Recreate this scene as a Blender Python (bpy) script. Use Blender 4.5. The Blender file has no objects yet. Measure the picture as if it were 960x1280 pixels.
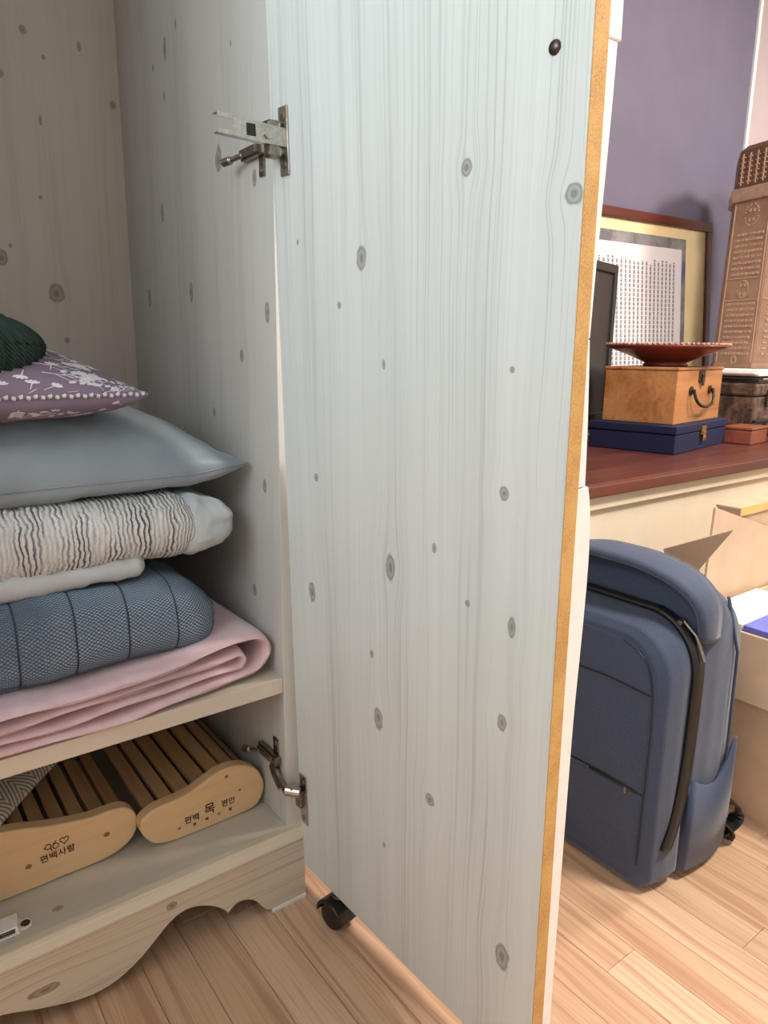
import bpy, math, random
from mathutils import Vector, Matrix, noise
random.seed(7)
SC = bpy.context.scene
COL = SC.collection
PI = math.pi

# ------------------------------------------------------------------ camera
def make_camera():
    az, pit, rol = math.radians(37), math.radians(12.7), math.radians(0.68)
    F = Vector((math.sin(az)*math.cos(pit), math.cos(az)*math.cos(pit), -math.sin(pit)))
    R0 = Vector((math.cos(az), -math.sin(az), 0)); U0 = R0.cross(F)
    R = R0*math.cos(rol) + U0*math.sin(rol); U = -R0*math.sin(rol) + U0*math.cos(rol)
    cd = bpy.data.cameras.new('camera'); co = bpy.data.objects.new('camera', cd); COL.objects.link(co)
    m = Matrix((R, U, -F)).transposed().to_4x4(); m.translation = (0, 0, 0.80)
    co.matrix_world = m
    cd.sensor_fit = 'VERTICAL'; cd.sensor_height = 36.0; cd.lens = 890.0/1280.0*36.0
    cd.clip_start = 0.01
    SC.camera = co
make_camera()

# ------------------------------------------------------------------ light
W = bpy.data.worlds.new('room_light'); SC.world = W; W.use_nodes = True
W.node_tree.nodes['Background'].inputs[0].default_value = (0.83, 0.945, 1.0, 1)
W.node_tree.nodes['Background'].inputs[1].default_value = 5.2

def area(name, loc, target, size, power, color):
    l = bpy.data.lights.new(name, 'AREA'); l.shape = 'DISK'; l.size = size; l.energy = power; l.color = color
    o = bpy.data.objects.new(name, l); COL.objects.link(o); o.location = loc
    o.rotation_euler = (Vector(target)-Vector(loc)).to_track_quat('-Z', 'Y').to_euler()
    return o
area('ceiling_lamp_light', (1.30, -0.30, 2.30), (1.30, 0.2, 0.0), 0.40, 42, (1.0, 0.92, 0.83))
area('ceiling_lamp_light', (3.10, 0.10, 2.30), (2.2, 0.4, 0.0), 0.40, 40, (1.0, 0.92, 0.83))
WIN = (-1.35, 0.75, 0.85, 2.25)      # window opening in the left wall: y0, y1, z0, z1
def portal():
    l = bpy.data.lights.new('window_portal', 'AREA'); l.shape = 'RECTANGLE'; l.size = WIN[1]-WIN[0]; l.size_y = WIN[3]-WIN[2]; l.cycles.is_portal = True
    o = bpy.data.objects.new('window_portal', l); COL.objects.link(o)
    o.location = (-1.60, (WIN[0]+WIN[1])/2, (WIN[2]+WIN[3])/2); o.rotation_euler = (PI/2, 0, -PI/2)
portal()

SC.cycles.max_bounces = 7; SC.cycles.diffuse_bounces = 3; SC.cycles.glossy_bounces = 2; SC.cycles.caustics_reflective = False; SC.cycles.caustics_refractive = False
SC.view_settings.view_transform = 'Standard'
SC.view_settings.look = 'None'
SC.view_settings.gamma = 1.0
SC.view_settings.use_curve_mapping = False
SC.view_settings.exposure = 0.36

# ------------------------------------------------------------------ helpers
class MB:
    def __init__(s): s.v = []; s.f = []; s.mi = []
    def face(s, f, m=0): s.f.append(tuple(f)); s.mi.append(m)
    def box(s, x0, x1, y0, y1, z0, z1, m=0):
        b = len(s.v)
        s.v += [(x0,y0,z0),(x1,y0,z0),(x1,y1,z0),(x0,y1,z0),(x0,y0,z1),(x1,y0,z1),(x1,y1,z1),(x0,y1,z1)]
        for f in ((0,3,2,1),(4,5,6,7),(0,1,5,4),(1,2,6,5),(2,3,7,6),(3,0,4,7)): s.face([b+i for i in f], m)
        return s
    def prism(s, pts, fn, a, c, m=0):
        """pts: 2-D outline; fn(p, t) -> 3-D point; from t=a to t=c"""
        b = len(s.v); n = len(pts)
        s.v += [tuple(fn(p, a)) for p in pts] + [tuple(fn(p, c)) for p in pts]
        s.face(range(b+n-1, b-1, -1), m); s.face(range(b+n, b+2*n), m)
        for i in range(n):
            j = (i+1) % n; s.face((b+i, b+j, b+n+j, b+n+i), m)
        return s
    def tube(s, path, r, n=8, m=0, alt=0, cap=True):
        path = [Vector(p) for p in path]; rings = []
        up = Vector((0.13, 0.21, 1)).normalized()
        for i, p in enumerate(path):
            t = (path[min(i+1, len(path)-1)] - path[max(i-1, 0)]).normalized()
            a = t.cross(up)
            if a.length < 1e-4: a = t.cross(Vector((1,0,0)))
            a.normalize(); c = t.cross(a).normalized()
            rr = r[i] if isinstance(r, (list, tuple)) else r
            b = len(s.v); rings.append(b)
            for k in range(n):
                q = 2*PI*k/n; s.v.append(tuple(p + a*rr*math.cos(q) + c*rr*math.sin(q)))
        for i in range(len(rings)-1):
            mm = ((i//alt) % 2) if alt else m
            for k in range(n):
                s.face((rings[i]+k, rings[i]+(k+1)%n, rings[i+1]+(k+1)%n, rings[i+1]+k), mm)
        if cap:
            s.face([rings[0]+k for k in range(n-1, -1, -1)], m); s.face([rings[-1]+k for k in range(n)], m)
        return s
    def cyl(s, p0, p1, r, n=16, m=0): return s.tube([p0, p1], r, n, m)
    def lathe(s, prof, n=48, c=(0,0,0), m=0):
        rings = []
        for (r, z) in prof:
            b = len(s.v); rings.append(b)
            for k in range(n): s.v.append((c[0]+r*math.cos(2*PI*k/n), c[1]+r*math.sin(2*PI*k/n), c[2]+z))
        for i in range(len(rings)-1):
            for k in range(n): s.face((rings[i]+k, rings[i]+(k+1)%n, rings[i+1]+(k+1)%n, rings[i+1]+k), m)
        s.face([rings[0]+k for k in range(n-1,-1,-1)], m); s.face([rings[-1]+k for k in range(n)], m)
        return s
    def rings(s, rs, m=0, cap=True):
        """list of closed rings with equal counts"""
        bs = []
        for r in rs: bs.append(len(s.v)); s.v += [tuple(p) for p in r]
        n = len(rs[0])
        for i in range(len(rs)-1):
            for k in range(n): s.face((bs[i]+k, bs[i]+(k+1)%n, bs[i+1]+(k+1)%n, bs[i+1]+k), m)
        if cap: s.face([bs[0]+k for k in range(n-1,-1,-1)], m); s.face([bs[-1]+k for k in range(n)], m)
        return s
    def mesh(s, name, mats, smooth=False):
        me = bpy.data.meshes.new(name); me.from_pydata(s.v, [], s.f)
        mats = mats if isinstance(mats, (list, tuple)) else [mats]
        for m in mats: me.materials.append(m)
        if len(mats) > 1: me.polygons.foreach_set('material_index', s.mi)
        if smooth: me.polygons.foreach_set('use_smooth', [True]*len(me.polygons))
        me.validate(); me.update()
        return me
    def build(s, name, mats, parent=None, bevel=0, smooth=False, seg=2):
        o = bpy.data.objects.new(name, s.mesh(name, mats, smooth)); COL.objects.link(o)
        if parent: o.parent = parent
        fix_normals(o.data)
        if bevel:
            b = o.modifiers.new('bevel', 'BEVEL'); b.width = bevel; b.segments = seg; b.limit_method = 'ANGLE'; b.angle_limit = math.radians(40)
        return o
import bmesh
def fix_normals(me):
    bm = bmesh.new(); bm.from_mesh(me); bmesh.ops.recalc_face_normals(bm, faces=bm.faces); bm.to_mesh(me); bm.free()

def tag(o, label, cat=None, group=None, kind=None):
    o['label'] = label
    if cat: o['category'] = cat
    if group: o['group'] = group
    if kind: o['kind'] = kind
    return o
def empty(name, loc=(0,0,0), rz=0):
    o = bpy.data.objects.new(name, None); COL.objects.link(o); o.location = loc; o.rotation_euler = (0,0,rz); o.empty_display_size = .05
    return o
def smoothstep(a, b, x):
    t = max(0, min(1, (x-a)/(b-a))); return t*t*(3-2*t)
def catmull(pts, n=6, closed=True):
    out = []; N = len(pts)
    rng = range(N if closed else N-1)
    for i in rng:
        g = (lambda k: pts[k % N]) if closed else (lambda k: pts[max(0, min(N-1, k))])
        p0, p1, p2, p3 = (Vector(g(i-1)), Vector(g(i)), Vector(g(i+1)), Vector(g(i+2)))
        for j in range(n):
            t = j/n
            out.append(tuple(0.5*((2*p1)+(p2-p0)*t+(2*p0-5*p1+4*p2-p3)*t*t+(3*p1-p0-3*p2+p3)*t**3)))
    if not closed: out.append(tuple(pts[-1]))
    return out

# ------------------------------------------------------------------ materials
def lin(c):
    return tuple(((v/255)/12.92 if v/255 <= .04045 else ((v/255+.055)/1.055)**2.4) for v in c) + (1,)
class NT:
    def __init__(s, name):
        s.m = bpy.data.materials.new(name); s.m.use_nodes = True; s.t = s.m.node_tree
        s.b = s.t.nodes['Principled BSDF']
    def n(s, typ, **kw):
        nd = s.t.nodes.new(typ)
        for k, v in kw.items(): setattr(nd, k, v)
        return nd
    def set(s, sock, v):
        if isinstance(v, bpy.types.NodeSocket): s.t.links.new(v, sock)
        else: sock.default_value = v
    def math(s, op, a, b=0.0, c=0.0, clamp=False):
        nd = s.n('ShaderNodeMath', operation=op, use_clamp=clamp)
        s.set(nd.inputs[0], a); s.set(nd.inputs[1], b); s.set(nd.inputs[2], c)
        return nd.outputs[0]
    def vec(s, op, a, b=(0,0,0), scale=None):
        nd = s.n('ShaderNodeVectorMath', operation=op)
        s.set(nd.inputs[0], a); s.set(nd.inputs[1], b)
        if scale is not None: s.set(nd.inputs[3], scale)
        return nd.outputs['Value'] if op in ('LENGTH','DOT_PRODUCT','DISTANCE') else nd.outputs[0]
    def sep(s, v):
        nd = s.n('ShaderNodeSeparateXYZ'); s.set(nd.inputs[0], v); return nd.outputs
    def comb(s, x, y, z=0.0):
        nd = s.n('ShaderNodeCombineXYZ'); s.set(nd.inputs[0], x); s.set(nd.inputs[1], y); s.set(nd.inputs[2], z); return nd.outputs[0]
    def noise(s, v, scale, detail=3, rough=.55, dist=0.0):
        nd = s.n('ShaderNodeTexNoise'); s.set(nd.inputs['Vector'], v); nd.inputs['Scale'].default_value = scale
        nd.inputs['Detail'].default_value = detail; nd.inputs['Roughness'].default_value = rough; nd.inputs['Distortion'].default_value = dist
        return nd.outputs[0]
    def map(s, v, a, b, c=0.0, d=1.0, smooth=True):
        nd = s.n('ShaderNodeMapRange', interpolation_type='SMOOTHSTEP' if smooth else 'LINEAR'); s.set(nd.inputs[0], v)
        for i, q in enumerate((a, b, c, d)): s.set(nd.inputs[1+i], q)
        return nd.outputs[0]
    def mix(s, f, a, b):
        nd = s.n('ShaderNodeMix', data_type='RGBA'); s.set(nd.inputs[0], f); s.set(nd.inputs[6], a); s.set(nd.inputs[7], b); return nd.outputs[2]
    def bump(s, h, strength=.3, dist=.001):
        nd = s.n('ShaderNodeBump'); nd.inputs['Strength'].default_value = strength; nd.inputs['Distance'].default_value = dist
        s.set(nd.inputs['Height'], h); s.t.links.new(nd.outputs[0], s.b.inputs['Normal'])
    def obj(s): return s.n('ShaderNodeTexCoord').outputs['Object']
    def uv(s): return s.n('ShaderNodeTexCoord').outputs['UV']
    def pos(s): return s.n('ShaderNodeNewGeometry').outputs['Position']
    def rnd(s): return s.n('ShaderNodeObjectInfo').outputs['Random']
    def done(s, col, rough=.5, **kw):
        s.set(s.b.inputs['Base Color'], col); s.set(s.b.inputs['Roughness'], rough)
        for k, v in kw.items(): s.set(s.b.inputs[k.replace('_', ' ')], v)
        return s.m

def plain(name, rgb, rough=.5, var=.06, scale=60, bump=0, bdist=.0006, **kw):
    t = NT(name); o = t.obj(); n = t.noise(o, scale, 3)
    c = lin(rgb); d = tuple(v*(1-var*2) for v in c[:3]) + (1,); e = tuple(min(1, v*(1+var)) for v in c[:3]) + (1,)
    col = t.mix(t.map(n, .3, .7), d, e)
    if bump: t.bump(t.noise(o, scale*4, 3), bump, bdist)
    return t.done(col, rough, **kw)

def laminate(name, ua, va, base, line, knotc, knots, freq=1.0, rough=.42, warp=1.0, contrast=.32, midw=.15):
    """printed pine: grain runs along axis va; knots = (u, v, half width, stretch)"""
    t = NT(name); o = t.obj(); s = t.sep(o)
    u, v = s[ua], s[va]; P0 = t.comb(u, v)
    P = P0; jn = t.math('ADD', .62, t.math('MULTIPLY', t.noise(P0, 75, 2), .76))
    disp = None; core = None
    for (cu, cv, r, st) in knots:
        r *= .88
        d = t.vec('SUBTRACT', P, (cu, cv, 0))
        q = t.math('MULTIPLY', t.vec('LENGTH', t.vec('MULTIPLY', d, (1/r, 1/(r*st), 0))), jn)
        rg = t.math('MULTIPLY', t.map(q, 1.20, .82), t.math('ADD', .66, t.math('MULTIPLY', t.math('SINE', t.math('MULTIPLY', q, 8)), .17)))
        core = rg if core is None else t.math('MAXIMUM', core, rg)
        if r < .0040: continue
        qq = t.vec('LENGTH', t.vec('MULTIPLY', d, (1/(r*3.2), 1/(r*st*3.0), 0)))
        g = t.math('POWER', 2.718, t.math('MULTIPLY', t.math('MULTIPLY', qq, qq), -1))
        du = t.math('SUBTRACT', u, cu)
        dd = t.math('MULTIPLY', t.math('MULTIPLY', du, -.65), g)
        disp = dd if disp is None else t.math('ADD', disp, dd)
    uu = u if disp is None else t.math('ADD', u, disp)
    w = t.noise(t.comb(t.math('MULTIPLY', u, 6), t.math('MULTIPLY', v, 2.0)), 1.0, 2)
    uu = t.math('ADD', uu, t.math('MULTIPLY', t.math('SUBTRACT', w, .5), .022*warp))
    fine = t.noise(t.comb(t.math('MULTIPLY', uu, 400*freq), t.math('MULTIPLY', v, 1.6)), 1.0, 2, .5)
    mid = t.noise(t.comb(t.math('MULTIPLY', uu, 95*freq), t.math('MULTIPLY', v, 1.1)), 1.0, 2, .5)
    big = t.noise(t.comb(t.math('MULTIPLY', uu, 16*freq), t.math('MULTIPLY', v, .8)), 1.0, 2, .5)
    clus = t.map(big, .42, .60)
    ln = t.math('MULTIPLY', t.map(fine, .54, .64), t.math('ADD', .30, t.math('MULTIPLY', clus, .7)))
    ln = t.math('MAXIMUM', ln, t.math('MULTIPLY', t.map(mid, .55, .66), t.math('ADD', midw, t.math('MULTIPLY', clus, .45))))
    tone = t.mix(t.map(big, .3, .7), lin(base), tuple(x*.90 for x in lin(base)[:3])+(1,))
    col = t.mix(t.math('MULTIPLY', ln, contrast), tone, lin(line))
    if core is not None: col = t.mix(core, col, lin(knotc))
    h = t.math('SUBTRACT', 1, t.math('MULTIPLY', ln, .5)); t.bump(h, .12, .0005)
    return t.done(col, rough)

def pine(name, a, b, along=0, scale=1.0, rough=.5, knots=.0):
    """solid wood: colour a with darker growth bands b running along an axis"""
    t = NT(name); s = list(t.sep(t.obj())); k = [60*scale, 60*scale, 60*scale]; k[along] = 2.4*scale
    P = t.comb(*[t.math('MULTIPLY', s[i], k[i]) for i in range(3)])
    n1 = t.noise(P, .28, 3, .6, .5); n2 = t.noise(P, 1.6, 3, .6)
    r = t.math('MULTIPLY', t.math('SUBTRACT', t.rnd(), .5), .18)
    f = t.math('ADD', t.math('ADD', t.math('MULTIPLY', t.map(n1, .38, .64), .65), t.math('MULTIPLY', t.map(n2, .4, .7), .35)), r, clamp=True)
    col = t.mix(f, lin(a), lin(b))
    t.bump(n2, .1, .0005)
    return t.done(col, rough)

K_DOOR = [(.306,.904,.0068,1.25),(.162,.841,.0080,1.7),(.122,.796,.0036,1.1),(.046,.865,.0026,1.4),(.196,.737,.0028,1.9),(.364,.740,.0030,1.1),
          (.068,.598,.0048,1.1),(.361,.632,.0062,1.2),(.205,.521,.0085,1.9),(.051,.446,.0075,2.0),(.320,.515,.0038,1.1),(.376,.509,.0050,2.4),
          (.182,.326,.0085,1.8),(.369,.408,.0062,1.6),(.271,.265,.0075,1.2),(.191,.154,.0026,1.6),(.382,.139,.0095,2.0),(.171,.405,.0036,1.5),(.416,.870,.0085,1.0),(.273,.560,.0036,1.6)]
K_SIDE = [(1.098,1.253,.004,2),(.922,1.176,.003,1.4),(1.143,1.233,.006,3),(1.196,1.223,.004,1.5),(.970,1.050,.010,1.8),(1.188,1.012,.006,2.6),(1.085,.885,.007,2.2),
          (.841,.847,.007,1.9),(1.270,.885,.006,3),(.866,1.01,.006,2),(.918,.792,.006,1.6),(1.017,.708,.005,1.6),(1.155,1.174,.004,2),(.86,.62,.006,1.6),(.90,.46,.006,1.8),(1.0,.29,.006,1.5)]
K_BACK = [(.298,1.291,.006,1.2),(.326,1.258,.004,1.1),(.259,1.221,.006,1.2),(.432,1.208,.006,1.2),(.313,1.163,.003,2.5),(.303,1.044,.003,1.2),(.315,.891,.013,1.4),(.235,.943,.010,1.4),
          (.326,.813,.005,1.2),(.250,.963,.003,1.2),(.383,1.287,.004,2)]
M = {}
M['door'] = laminate('whitewashed_pine_door', 0, 2, (226,230,228), (166,171,167), (116,110,103), K_DOOR, contrast=.40)
M['side'] = laminate('whitewashed_pine_side', 1, 2, (212,209,204), (172,169,163), (108,102,94), K_SIDE, freq=.7)
M['back'] = laminate('whitewashed_pine_back', 0, 2, (222,211,200), (188,176,164), (128,113,99), K_BACK, freq=.5, rough=.55)
M['shelf'] = laminate('pale_pine_shelf', 1, 0, (220,207,190), (190,176,158), (140,120,98), [], freq=.6)
M['base'] = laminate('pale_pine_base', 1, 0, (206,196,180), (182,170,152), (120,100,80), [(.905,.155,.006,1.2),(.90,.34,.004,1.2),(.845,.135,.005,1.4)], freq=.7)
M['apron'] = laminate('pine_print_horizontal', 2, 0, (214,200,181), (142,122,102), (104,84,68), [(.088,.262,.0055,1.5),(.052,.105,.0065,3.0)], freq=.8, warp=1.6, contrast=.85, midw=.55)
M['mould'] = laminate('pine_print_moulding', 2, 0, (224,208,186), (186,168,146), (120,100,80), [], freq=1.0, contrast=.6)
def mdf():
    t = NT('raw_mdf_edge'); o = t.obj(); n = t.noise(o, 900, 4, .7); n2 = t.noise(o, 30, 2)
    col = t.mix(t.map(n, .35, .7), lin((210,166,100)), lin((170,124,70)))
    col = t.mix(t.map(n2, .35, .7, 0, .35), col, lin((232,190,120)))
    t.bump(n, .4, .0006); return t.done(col, .8)
M['mdf'] = mdf()
M['white'] = plain('white_lacquer', (244,245,242), .35, .02)
M['whiteplastic'] = plain('white_plastic', (236,230,222), .4, .02)
M['steel'] = plain('nickel_steel', (196,190,182), .28, .08, 200, Metallic=1.0)
M['steel2'] = plain('worn_steel', (150,142,134), .38, .12, 200, Metallic=1.0)
M['black'] = plain('black_plastic', (20,20,22), .3, .1)
M['blackm'] = plain('matte_black', (30,29,29), .55, .1)
M['screw'] = plain('screw_bronze', (96,86,80), .3, .15, 300, Metallic=1.0)

def floor_mat():
    t = NT('oak_laminate_floor'); s = t.sep(t.pos()); r = t.rnd()
    off = t.math('MULTIPLY', r, 13.0)
    u = t.math('ADD', s[0], off); v = t.math('ADD', s[1], t.math('MULTIPLY', r, 5.0))
    w = t.noise(t.comb(t.math('MULTIPLY', u, 14), t.math('MULTIPLY', v, 2.2)), 1.0, 2)
    uu = t.math('ADD', u, t.math('MULTIPLY', t.math('SUBTRACT', w, .5), .05))
    b = t.noise(t.comb(t.math('MULTIPLY', uu, 70), t.math('MULTIPLY', v, 1.4)), 1.0, 3, .6)
    f = t.noise(t.comb(t.math('MULTIPLY', uu, 420), t.math('MULTIPLY', v, 6)), 1.0, 2, .6)
    base = t.mix(r, lin((226,190,160)), lin((206,167,135)))
    col = t.mix(t.math('MULTIPLY', t.map(b, .42, .66), .75), base, lin((176,132,102)))
    col = t.mix(t.math('MULTIPLY', t.map(f, .5, .72), .45), col, lin((168,126,98)))
    t.bump(f, .08, .0004)
    return t.done(col, .34)
M['floor'] = floor_mat()
M['sub'] = plain('subfloor', (150,108,78), .9)
M['ceil'] = plain('white_ceiling', (236,234,230), .8, .02)
M['wallgrey'] = plain('grey_wall_paint', (214,212,208), .8, .02)
M['purple'] = plain('muted_purple_paint', (112,106,126), .7, .03, 5, .15)
M['pinkwall'] = plain('pale_pink_paint', (208,192,194), .7, .02, 5)
M['cream'] = plain('cream_paint', (242,228,202), .5, .02, 8)
M['cream2'] = plain('cream_panel', (236,222,198), .6, .02, 8)
M['mahog'] = pine('reddish_brown_varnish', (114,66,56), (86,46,40), 0, .6, .3)
M['frame_wood'] = pine('dark_red_frame', (104,48,38), (74,32,26), 0, .6, .35)

# ------------------------------------------------------------------ the setting
def setting():
    f = MB().box(-1.7, 4.3, -1.7, 1.75, -.05, -.006).build('floor', M['sub']); f['kind'] = 'structure'
    f['label'] = 'warm oak laminate floor of narrow planks'
    Wd, x0 = .0617, .717 - .0617*26
    meshes = {}
    for i in range(58):
        x = x0 + i*Wd
        if x > 2.0: break
        rr = random.Random(i*17+3)
        y = -1.5 - rr.random()*.5
        if i == 26: y = .4480 - .62*3
        if i == 29: y = .3600 - .55*3
        while y < 1.5:
            L = .62 if i == 26 else (.55 if i == 29 else rr.choice((.55, .62, .70)))
            if y + L > -.15:
                if L not in meshes:
                    g = .00025
                    m = MB(); b = .0006
                    m.rings([[(g,g,-.006),(Wd-g,g,-.006),(Wd-g,L-g,-.006),(g,L-g,-.006)],
                             [(g,g,-b),(Wd-g,g,-b),(Wd-g,L-g,-b),(g,L-g,-b)],
                             [(g+b,g+b,0),(Wd-g-b,g+b,0),(Wd-g-b,L-g-b,0),(g+b,L-g-b,0)]])
                    meshes[L] = m.mesh('plank', M['floor'])
                o = bpy.data.objects.new('plank', meshes[L]); COL.objects.link(o); o.parent = f; o.location = (x, y, 0)
            y += L
    y0, y1, z0, z1 = WIN
    m = MB(); m.box(-1.70,-1.61,-1.7,y0,0,2.419); m.box(-1.70,-1.61,y1,1.75,0,2.419); m.box(-1.70,-1.61,y0,y1,0,z0); m.box(-1.70,-1.61,y0,y1,z1,2.419)
    tag(m.build('wall_left', M['wallgrey']), 'white wall with a wide window, outside the view', kind='structure')
    m = MB()
    for q in ((y0,y0+.04,z0,z1),(y1-.04,y1,z0,z1),(y0+.04,y1-.04,z0,z0+.04),(y0+.04,y1-.04,z1-.04,z1),((y0+y1)/2-.025,(y0+y1)/2+.025,z0+.04,z1-.04)): m.box(-1.69,-1.63,*q)
    tag(m.build('window_1', M['white']), 'white window frame in the left wall', kind='structure')
    tag(MB().box(-1.7, 4.3, -1.70, -1.61, 0, 2.419).build('wall_front', M['wallgrey']), 'white wall behind the viewer', kind='structure')
    tag(MB().box(4.21, 4.3, -1.609, 1.75, 0, 2.419).build('wall_end', M['wallgrey']), 'white wall past the end of the desk', kind='structure')
    tag(MB().box(-.78, -.70, -1.25, .70, 0, 1.05).build('wall_light_blocker', M['wallgrey']), 'added low white wall blocking window light left of the viewer, outside the view', kind='structure')  # unseen low wall, added to keep window light off the lower-left floor
    c = MB().box(-1.7, 4.3, -1.7, 1.75, 2.42, 2.5).build('ceiling', M['ceil']); tag(c, 'white ceiling', kind='structure')
    w = MB().box(-1.609, 2.975, 1.6, 1.75, 0, 2.419).build('wall_back', M['purple']); tag(w, 'muted purple painted wall behind the picture frame', kind='structure')
    t = MB().box(2.955, 2.975, 1.592, 1.6, .547, 2.419).build('trim_1', M['white']); tag(t, 'thin white corner bead at the end of the purple wall', kind='structure')
    w = MB().box(2.975, 4.2, 1.66, 1.75, 0, 2.419).build('wall_right', M['pinkwall']); tag(w, 'pale pink wall past the purple one', kind='structure')
setting()

# ------------------------------------------------------------------ wardrobe
WR = empty('wardrobe', (0, .818, 0)); tag(WR, 'open whitewashed pine wardrobe with scalloped base and broken door hinge', 'wardrobe')
def wpart(mb, name, mat, parent=None, bevel=.0008, smooth=False, off=True):
    o = mb.build(name, mat, parent or WR, bevel, smooth)
    if parent is None: o.matrix_parent_inverse = Matrix.Translation((0, -.818, 0))
    return o
def wardrobe():
    wpart(MB().box(.444, .468, .818, 1.363, .0, 1.72), 'side_panel', M['side'])
    wpart(MB().box(-.475, -.457, .818, 1.363, .0, 1.72), 'side_panel', M['side'])
    wpart(MB().box(-.475, .462, 1.3632, 1.372, .06, 1.72), 'back_panel', M['back'])
    wpart(MB().box(-.475, .462, .80, 1.372, 1.7202, 1.745), 'top_panel', M['side'])
    wpart(MB().box(-.4568, .4438, .819, 1.363, .330, .353), 'shelf', M['shelf'])
    wpart(MB().box(-.4568, .4438, .8182, 1.363, .100, .118), 'bottom_board', M['base'])
    # scalloped apron
    half = [(.464,.006),(.408,.006),(.398,.010),(.384,.030),(.372,.040),(.358,.044),(.348,.041),(.340,.034),(.334,.043),(.320,.056),(.298,.068),(.278,.071),(.259,.064),(.240,.049),(.222,.034),(.200,.021),(.178,.014),(.154,.013),(.127,.019),(.091,.032),(.057,.046),(.0,.055)]
    fine = half[:2] + catmull(half[1:8], 4, False)[1:] + catmull(half[7:], 4, False)[1:]
    left = [(-x-.013, z) for x, z in reversed(fine[:-1])]
    out = fine + left + [(-.477,.100),(.464,.100)]
    ap = MB().prism(out, lambda p, t: (p[0], t, p[1]), .800, .8178)
    wpart(ap, 'apron', M['apron'], bevel=.0012)
    # ogee moulding along the top of the apron
    pr = [(.8178,.1002),(.8178,.1180),(.8075,.1180),(.8050,.1168),(.8030,.1120),(.7990,.1085),(.7972,.1060),(.7972,.1030),(.7990,.1002)]
    wpart(MB().prism(pr, lambda p, t: (t, p[0], p[1]), -.479, .468), 'moulding', M['mould'], bevel=.0005)
    for x0, x1 in ((.408,.464), (-.477,-.421)):
        wpart(MB().box(x0, x1, .7985, .8178, .0, .0058), 'foot_pad', M['white'], bevel=.0005)
    ld = wpart(MB().box(-.474, -.006, .799, .817, .119, 1.70), 'door', M['door']); ld['label'] = 'closed door leaf'
    # hinge mounting plates on the side panel
    def mount(zc):
        m = MB()
        m.box(.4415, .4438, .836, .850, zc-.030, zc+.030)
        m.box(.4345, .4415, .828, .885, zc-.007, zc+.007)
        m.box(.4300, .4345, .838, .880, zc-.0045, zc+.0045)
        o = wpart(m, 'hinge_mount', M['steel2'], bevel=.001); o['label'] = 'steel hinge mounting plate'
        s = MB(); s.tube([(.432,.874,zc-.002),(.4245,.8915,zc-.0052),(.4243,.892,zc-.0053),(.4195,.903,zc-.0073)], [.0032,.0032,.0052,.0052], 12)
        wpart(s, 'screw', M['steel'], bevel=.0004)
        for dz in (-.022, .022): wpart(MB().cyl((.4418,.843,zc+dz), (.4405,.843,zc+dz), .0042, 12), 'screw', M['steel'], bevel=.0004)
    mount(1.037); mount(.219)
wardrobe()

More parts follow.
